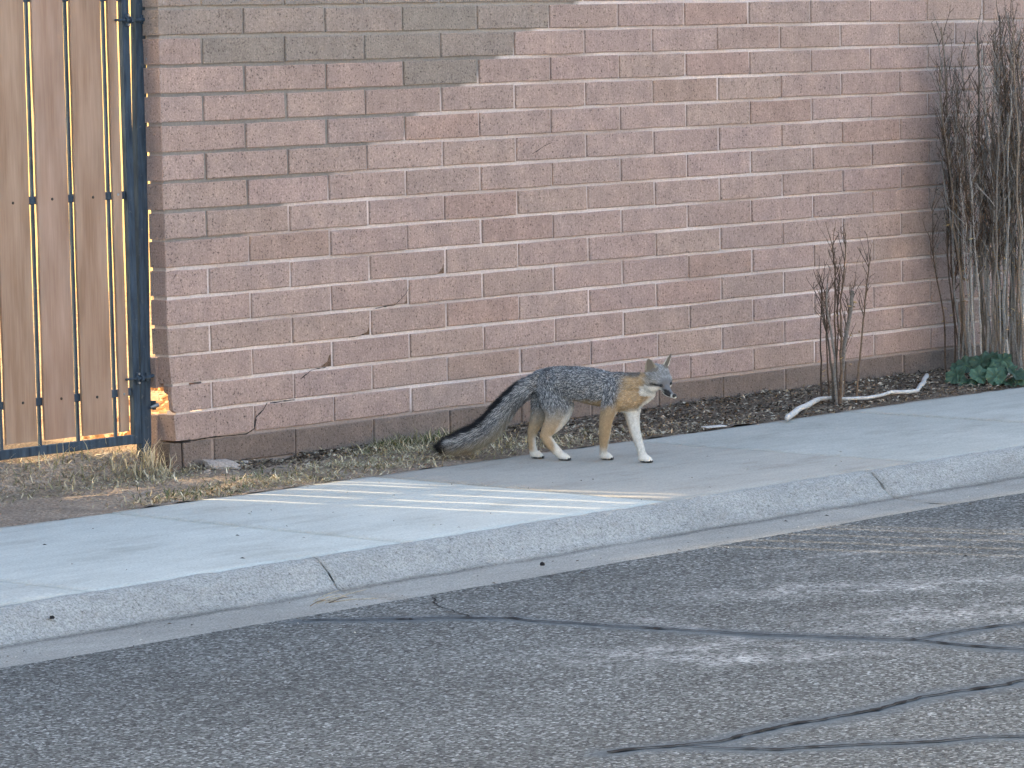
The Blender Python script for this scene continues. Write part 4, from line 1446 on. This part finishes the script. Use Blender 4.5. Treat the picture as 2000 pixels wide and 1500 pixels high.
def coat(p, n):
    part, al = classify(p)
    u, v = to_px(p)
    c = np.tile(C_GREY, (len(p), 1)); grz = np.ones(len(p)); ln = np.full(len(p), .0105)
    idx = lambda s: part == names.index(s)
    tr = idx('trunk') | idx('neck') | idx('throat')
    jit = np.array([vnoise(a * 40, b * 40, 1, 3) for a, b in zip(p[:, 0], p[:, 2])]) * 6
    # ---- trunk: belly ochre then buff, chest orange, throat white
    bel = sstep(v + jit, 776 + np.clip((u - 1100) * .02, 0, 3), 788)
    tt = tr & (u < 1215)
    c[tt] = lerp(c[tt], C_OCHRE * 1.0, (bel * sstep(u, 1100, 1116))[tt]); grz[tt] *= (1 - .75 * bel * sstep(u, 1100, 1116))[tt]
    dk = sstep(-(v + jit * .4), -728, -716) * .35
    c[tt] = lerp(c[tt], C_GREY * .5, dk[tt])
    # neck side orange band
    ln0 = 1211 + (740 - v) * .36 + jit
    org = sstep(u + jit * .8, ln0 - 8, ln0 + 20)
    m = tr | idx('fore_near') | idx('fore_far')
    org_n = org * sstep(-(v), -815, -800)
    c[tr] = lerp(c[tr], C_TAN * 1.05, org_n[tr]); grz[tr] *= (1 - .72 * org_n)[tr]
    # dark nape
    nape = sstep(-(v + jit * .3), -740, -733) * (u > 1190) * (u < 1252)
    c[tr] = lerp(c[tr], C_GREY * .55, (nape * .8)[tr])
    # white throat and chest along the lower front edge
    front = sstep(v - (772 + (1282 - u) * .86) + jit * .5, -13, -4) * (u > 1222)
    c[tr] = lerp(c[tr], C_WHITE, front[tr]); grz[tr] *= (1 - front)[tr]
    chest = sstep(v + jit * .6 - (803 - (u - 1214) * .26), -4, 4) * sstep(u, 1202, 1214)
    m = tr | idx('fore_far')
    c[m] = lerp(c[m], C_WHITE, chest[m]); grz[m] *= (1 - chest)[m]
    # ---- tail
    m = idx('tail')
    side = np.zeros(len(p))
    cen = np.array([np.array(q) for q in SPW['tail']])
    ti = np.clip(al * (len(cen) - 1), 0, len(cen) - 1.001); i0 = ti.astype(int); fr = (ti - i0)[:, None]
    ctr = cen[i0] * (1 - fr) + cen[np.minimum(i0 + 1, len(cen) - 1)] * fr
    rr_ = np.array([s[3] / PX for s in SP['tail']]); rad = rr_[i0] * (1 - fr[:, 0]) + rr_[np.minimum(i0 + 1, len(cen) - 1)] * fr[:, 0]
    tg = np.gradient(cen, axis=0); tg /= np.linalg.norm(tg, axis=1)[:, None]; tgi = tg[i0]
    upv = np.stack([tgi[:, 2], np.zeros(len(p)), -tgi[:, 0]], 1) ; upv *= np.sign(upv[:, 2:3] + 1e-9); upv /= np.linalg.norm(upv, axis=1)[:, None] + 1e-9
    side = ((p - ctr) * upv).sum(1) / (rad + 1e-6)
    grey_t = np.tile(C_GREY * 1.12, (len(p), 1))
    under = sstep(-side + jit * .03, .05, .75) * sstep(al, .25, .55)
    grey_t = lerp(grey_t, C_BUFF * .85, under * .8)
    strp = sstep(side + jit * .02, .50, .68) * sstep(al, .08, .2)
    tipb = sstep(al + jit * .006, .79, .87)
    grey_t = lerp(grey_t, C_BLACK, np.maximum(strp, tipb))
    c[m] = grey_t[m]; grz[m] = np.clip(1 - .8 * under - np.maximum(strp, tipb), 0, 1)[m]
    ln[m] = (.022 + .016 * sstep(al, .15, .55) + .010 * under)[m]
    # ---- legs
    for s_, nm_ in ((1, 'hind_near'), (0, 'hind_far')):
        m = idx(nm_)
        a = np.tile(C_GREY * 1.12, (len(p), 1))
        a = lerp(a, np.array((.40, .35, .28)), sstep(v + jit * 1.6, 786, 816))
        a = lerp(a, C_TAN * np.array((1.0, 1.02, 1.08)), sstep(v + jit, 808, 842) * .85)
        frontedge = sstep(u - (1118 - np.clip(v - 790, 0, 60) * .52) + jit * .3, -9, 1) * sstep(v, 786, 796) if s_ else np.zeros(len(p))
        a = lerp(a, C_WHITE, frontedge)
        lowf = sstep(v, 846, 862) * (sstep(u - (1066 + (v - 850) * .72), 1, 9) if s_ else sstep(u - 1040, -1, 7))
        a = lerp(a, C_WHITE, lowf * .9)
        a = lerp(a, C_WHITE * .92, sstep(v, 877, 888) * .85)
        c[m] = a[m]; grz[m] = (1 - .85 * sstep(v + jit * 1.6, 783, 818))[m] * (1 - sstep(v, 818, 840))[m]; ln[m] = (.0125 - .0075 * sstep(v, 775, 840))[m]
    m = idx('fore_near')
    a = np.tile(C_GREY, (len(p), 1))
    a = lerp(a, C_TAN * np.array((1.0, 1.02, 1.06)), sstep(v + jit * 1.6, 782, 806) * .92)
    a = lerp(a, C_WHITE, sstep(u - (1199 - np.clip(v - 800, 0, 70) * .22), 0, 7) * sstep(v, 798, 808))
    a = lerp(a, C_WHITE * .93, sstep(v, 868, 886))
    orr = org * (v < 800)
    a = lerp(a, C_TAN, orr)
    c[m] = a[m]; grz[m] = (1 - np.maximum(sstep(v + jit * 1.6, 780, 806), orr))[m]; ln[m] = (.012 - .007 * sstep(v, 772, 825))[m]
    m = idx('fore_far')
    a = np.tile(C_WHITE * .97, (len(p), 1))
    a = lerp(a, C_TAN * .95, sstep(-(u - (1226 + np.clip(v - 810, 0, 90) * .24)), -2, 7) * (v > 806) * (v < 872) * .7)
    a = lerp(a, C_TAN, org_n * (v < 797))
    c[m] = a[m]; grz[m] = 0; ln[m] = .006
    # ---- head
    q = p - np.array(HC); f = q @ np.array(F_) * PX; l = q @ np.array(L_) * PX; uu = q @ np.array(U_) * PX
    hd = (f > -36) & (np.abs(l) < 50) & (uu > -26) & (u > 1250) & ((f > -24) | (uu > 14))
    hmot = np.array([mnoise.noise((x * 170, y * 170, z * 170)) for x, y, z in p])
    hc = np.tile(np.array((.29, .305, .315)), (len(p), 1)) * (1 + .55 * hmot[:, None])
    al_ = np.abs(l)
    hc = lerp(hc, np.array((.36, .31, .24)), sstep(al_ - (f + 6) * .3, 12, 20) * sstep(-uu, -18, -2) * .7)
    hc = lerp(hc, C_TAN, sstep(-f + .35 * jit - np.clip(uu, -30, 8) * .25, 11, 20) * sstep(-uu, -20, -10))
    cheek = np.where(l > 0, 1, .5) * sstep(-uu + f * .18 - (1.6 - .10 * f), 0, 3.5) * sstep(f + .35 * jit, -23, -14)
    hc = lerp(hc, C_WHITE, cheek)
    # dark line behind and under the eye, black side of muzzle
    eyel = np.exp(-((uu - (1.2 - (10 - f) * -.02)) / 3.1) ** 2) * sstep(f, -8, 3) * (f < 18) * (al_ > 5)
    hc = lerp(hc, C_BLACK, np.clip(eyel * 1.0, 0, 1))
    brow = np.exp(-((uu - 6.5) / 2.0) ** 2) * sstep(f, -6, 0) * (f < 9) * (al_ > 5)
    hc = lerp(hc, np.array((.38, .38, .36)), brow * .8)
    wht = sstep(-uu, 4, 7) * (f > 3) * (f < 15) * (al_ > 5) * np.where(l > 0, 1, .45)
    hc = lerp(hc, C_WHITE, wht)
    mz = sstep(f, 8, 14) * sstep(uu, -13, -9)
    hc = lerp(hc, np.array((.175, .18, .19)), mz)
    blk = sstep(f, 14, 18) * sstep(-f, -35, -33) * sstep(al_, 2.0, 3.4) * (uu < -6) * (uu > -17.5)
    hc = lerp(hc, C_BLACK * 1.3, blk * .95)
    mline = np.exp(-((uu + 15.5 + (f - 25) * .12) / 1.5) ** 2) * (f > 4) * (f < 34)
    hc = lerp(hc, C_BLACK, mline)
    lip = sstep(f, 32, 33.5) * (uu < -15) + ((uu < -18) & (f > 6)) * 1.0
    hc = lerp(hc, C_WHITE, np.clip(lip, 0, 1))
    c[hd] = hc[hd]; grz[hd] = (.35 * sstep(uu, 0, 8) * (f < 10))[hd]
    ln[hd] = (.0065 - .0042 * sstep(f, 4, 16))[hd]
    jaw = hd & (f < -4) & (uu < 6); ln[jaw] = .014
    # ears
    for s_, (root, tip, fw, sdv, axis) in EARS.items():
        r = p - np.array(root); h = (r @ np.array(axis)) / axis.length_squared
        fr_ = r @ np.array(fw) * PX; sx = r @ np.array(sdv) * PX
        off = np.linalg.norm(r - h[:, None] * np.array(axis), axis=1)
        em = (h > .12) & (h < 1.15) & (off < 16 / PX)
        ec = np.tile(np.array((.255, .245, .225)), (len(p), 1)) * (1 + .5 * hmot[:, None])
        inner = (n @ np.array(fw)) > .25
        ec[inner] = np.array((.19, .175, .15))
        edge = np.abs(sx) > 13.5 * np.interp(h, [z[0] for z in lev], [z[1] for z in lev]) * .62
        ec[edge & (h > .25)] = np.array((.60, .57, .50)) if s_ < 0 else np.array((.34, .31, .25))
        c[em] = ec[em]; grz[em] = 0; ln[em] = .0032
    # paws
    pw = p[:, 2] < .026
    c[pw] = lerp(c[pw], C_WHITE, np.full(pw.sum(), .8)); grz[pw] = 0; ln[pw] = .0035
    sole = (p[:, 2] < .0062)
    c[sole] = C_BLACK * 2; ln[sole] = 0.0004
    return np.clip(c, .01, .9), grz, ln


bc, bg_, bl_ = coat(co, nm)
under_c = bc * (1 - .35 * bg_[:, None])
a = body.attributes.new('tint', 'FLOAT_COLOR', 'POINT')
cc = np.ones((nv, 4), dtype=np.float32); cc[:, :3] = under_c; a.data.foreach_set('color', cc.ravel())
body.polygons.foreach_set('use_smooth', np.ones(len(body.polygons), dtype=bool))
body.materials.clear(); body.materials.append(M_FUR)
bo = add('body', body, FOX)

# --- fur: tapered strands rooted on the body
body.calc_loop_triangles()
nt_ = len(body.loop_triangles)
tri = np.empty(nt_ * 3, dtype=np.int32); body.loop_triangles.foreach_get('vertices', tri); tri = tri.reshape(-1, 3)
A = co[tri[:, 0]]; B = co[tri[:, 1]]; C = co[tri[:, 2]]
area = np.linalg.norm(np.cross(B - A, C - A), axis=1) / 2
NS = 190000
pick = rng.choice(nt_, NS, p=area / area.sum())
r1 = np.sqrt(rng.random(NS))[:, None]; r2 = rng.random(NS)[:, None]
P = A[pick] * (1 - r1) + B[pick] * r1 * (1 - r2) + C[pick] * r1 * r2
NR = nm[tri[pick, 0]]; NR /= np.linalg.norm(NR, axis=1)[:, None] + 1e-9
c, grz, ln = coat(P, NR)
part, al = classify(P)
ln = ln * (1 + .25 * (part == names.index('neck')))
# lie of the coat: backwards along the body, down the legs, along the tail to its tip
flow = np.tile(np.array((-1.0, .35, -.35)), (NS, 1))
for nme, Pl in SPW.items():
    m = part == names.index(nme)
    Q = np.array([list(q) for q in Pl])
    if nme == 'tail' or nme.startswith(('hind', 'fore')):
        tg = np.gradient(Q, axis=0); tg /= np.linalg.norm(tg, axis=1)[:, None]
        ii = np.clip((al * (len(Q) - 1)).round().astype(int), 0, len(Q) - 1)
        flow[m] = tg[ii[m]]
q = P - np.array(HC); f = q @ np.array(F_) * PX; uu = q @ np.array(U_) * PX
u_, v_ = to_px(P)
hd = (f > -30) & (u_ > 1250) & ((f > -22) | (uu > 14))
flow[hd] = -np.array(F_) + np.array(U_) * .15
for s_, (root, tip, fw, sdv, axis) in EARS.items():
    r = P - np.array(root); h = (r @ np.array(axis)) / axis.length_squared
    off = np.linalg.norm(r - h[:, None] * np.array(axis), axis=1)
    em = (h > .12) & (h < 1.15) & (off < 16 / PX)
    flow[em] = np.array(axis.normalized())
flow -= NR * (flow * NR).sum(1)[:, None]
flow /= np.linalg.norm(flow, axis=1)[:, None] + 1e-9
lift = np.where(part == names.index('tail'), .58, .30)
lift[hd] = .2
d = flow + NR * (lift + rng.normal(0, .14, NS))[:, None] + rng.normal(0, .16, (NS, 3))
d /= np.linalg.norm(d, axis=1)[:, None]
ln = ln * rng.uniform(.6, 1.25, NS)
wd = np.clip(ln * .06, .0003, .0007)
sd_ = np.cross(d, NR); sd_ /= np.linalg.norm(sd_, axis=1)[:, None] + 1e-9
V = np.empty((NS, 5, 3), dtype=np.float32)
mid = P + d * (ln * .55)[:, None]
d2 = d - NR * .30; d2 /= np.linalg.norm(d2, axis=1)[:, None]
V[:, 0] = P - sd_ * wd[:, None] - NR * .001; V[:, 1] = P + sd_ * wd[:, None] - NR * .001
V[:, 2] = mid + sd_ * (wd * .8)[:, None]; V[:, 3] = mid - sd_ * (wd * .8)[:, None]
V[:, 4] = mid + d2 * (ln * .45)[:, None]
V[:, :, 2] = np.maximum(V[:, :, 2], .001)
# grizzle: dark and white hairs mixed, in small tufts
tuft = np.array([mnoise.noise((x * 200, y * 200, z * 200)) for x, y, z in P])
rnd = rng.random(NS) + tuft * .50
g1 = c.copy()
dark = rnd < .40; lite = rnd > .76
g1[dark] = c[dark] * .40; g1[lite] = np.array((.62, .63, .63))
col = c * (1 - grz[:, None]) + g1 * grz[:, None]
mott = np.array([mnoise.noise((x * 110, y * 110, z * 70 + 9)) for x, y, z in P])
col *= (rng.uniform(.66, 1.32, NS) * (1 + (.10 + .18 * (1 - grz)) * mott))[:, None]
T = np.repeat(col[:, None, :], 5, 1)
T[:, 4] = T[:, 4] * 1.08
n = np.arange(NS) * 5
F4 = np.stack([n, n + 1, n + 2, n + 3], 1); F3 = np.stack([n + 3, n + 2, n + 4], 1)
FT = np.concatenate([np.stack([n, n + 1, n + 2], 1), np.stack([n, n + 2, n + 3], 1), F3])
fur = add('fur', mesh_np('fur', V.reshape(-1, 3), FT, np.clip(T.reshape(-1, 3), .008, .9), False, M_FUR), FOX)
fur['kind'] = 'stuff'
for c_, f_ in PAWS:
    sdv_ = Vector((-f_.y, f_.x, 0))
    mb = MB()
    for o_ in (-.008, 0, .008):
        e_ = c_ + f_ * .0265 + sdv_ * o_; e_.z = .0052
        ellip(mb, e_, (f_, sdv_, Vector((0, 0, 1))), (.0034, .0016, .0046), 8, 6)
    e_ = c_ + f_ * .020; e_.z = .0022
    ellip(mb, e_, (f_, sdv_, Vector((0, 0, 1))), (.012, .013, .0026), 10, 6)
    mb.obj('toe_pad', M_NOSE, FOX, True)
# eyes, nose
for s_ in (1, -1):
    mb = MB(); ellip(mb, hv(12, 11.5 * s_, 1.0), HA, (.0078, .0070, .0064), 10, 8)
    eo = mb.obj('eye', M_NOSE, FOX, True)
mb = MB(); ellip(mb, hv(40.5, 0, -12.5), HA, (.0075, .0088, .0078), 12, 8)
ellip(mb, hv(42, 2.2, -14), HA, (.0035, .003, .003), 8, 6); ellip(mb, hv(42, -2.2, -14), HA, (.0035, .003, .003), 8, 6)
mb.obj('nose', M_NOSE, FOX, True)
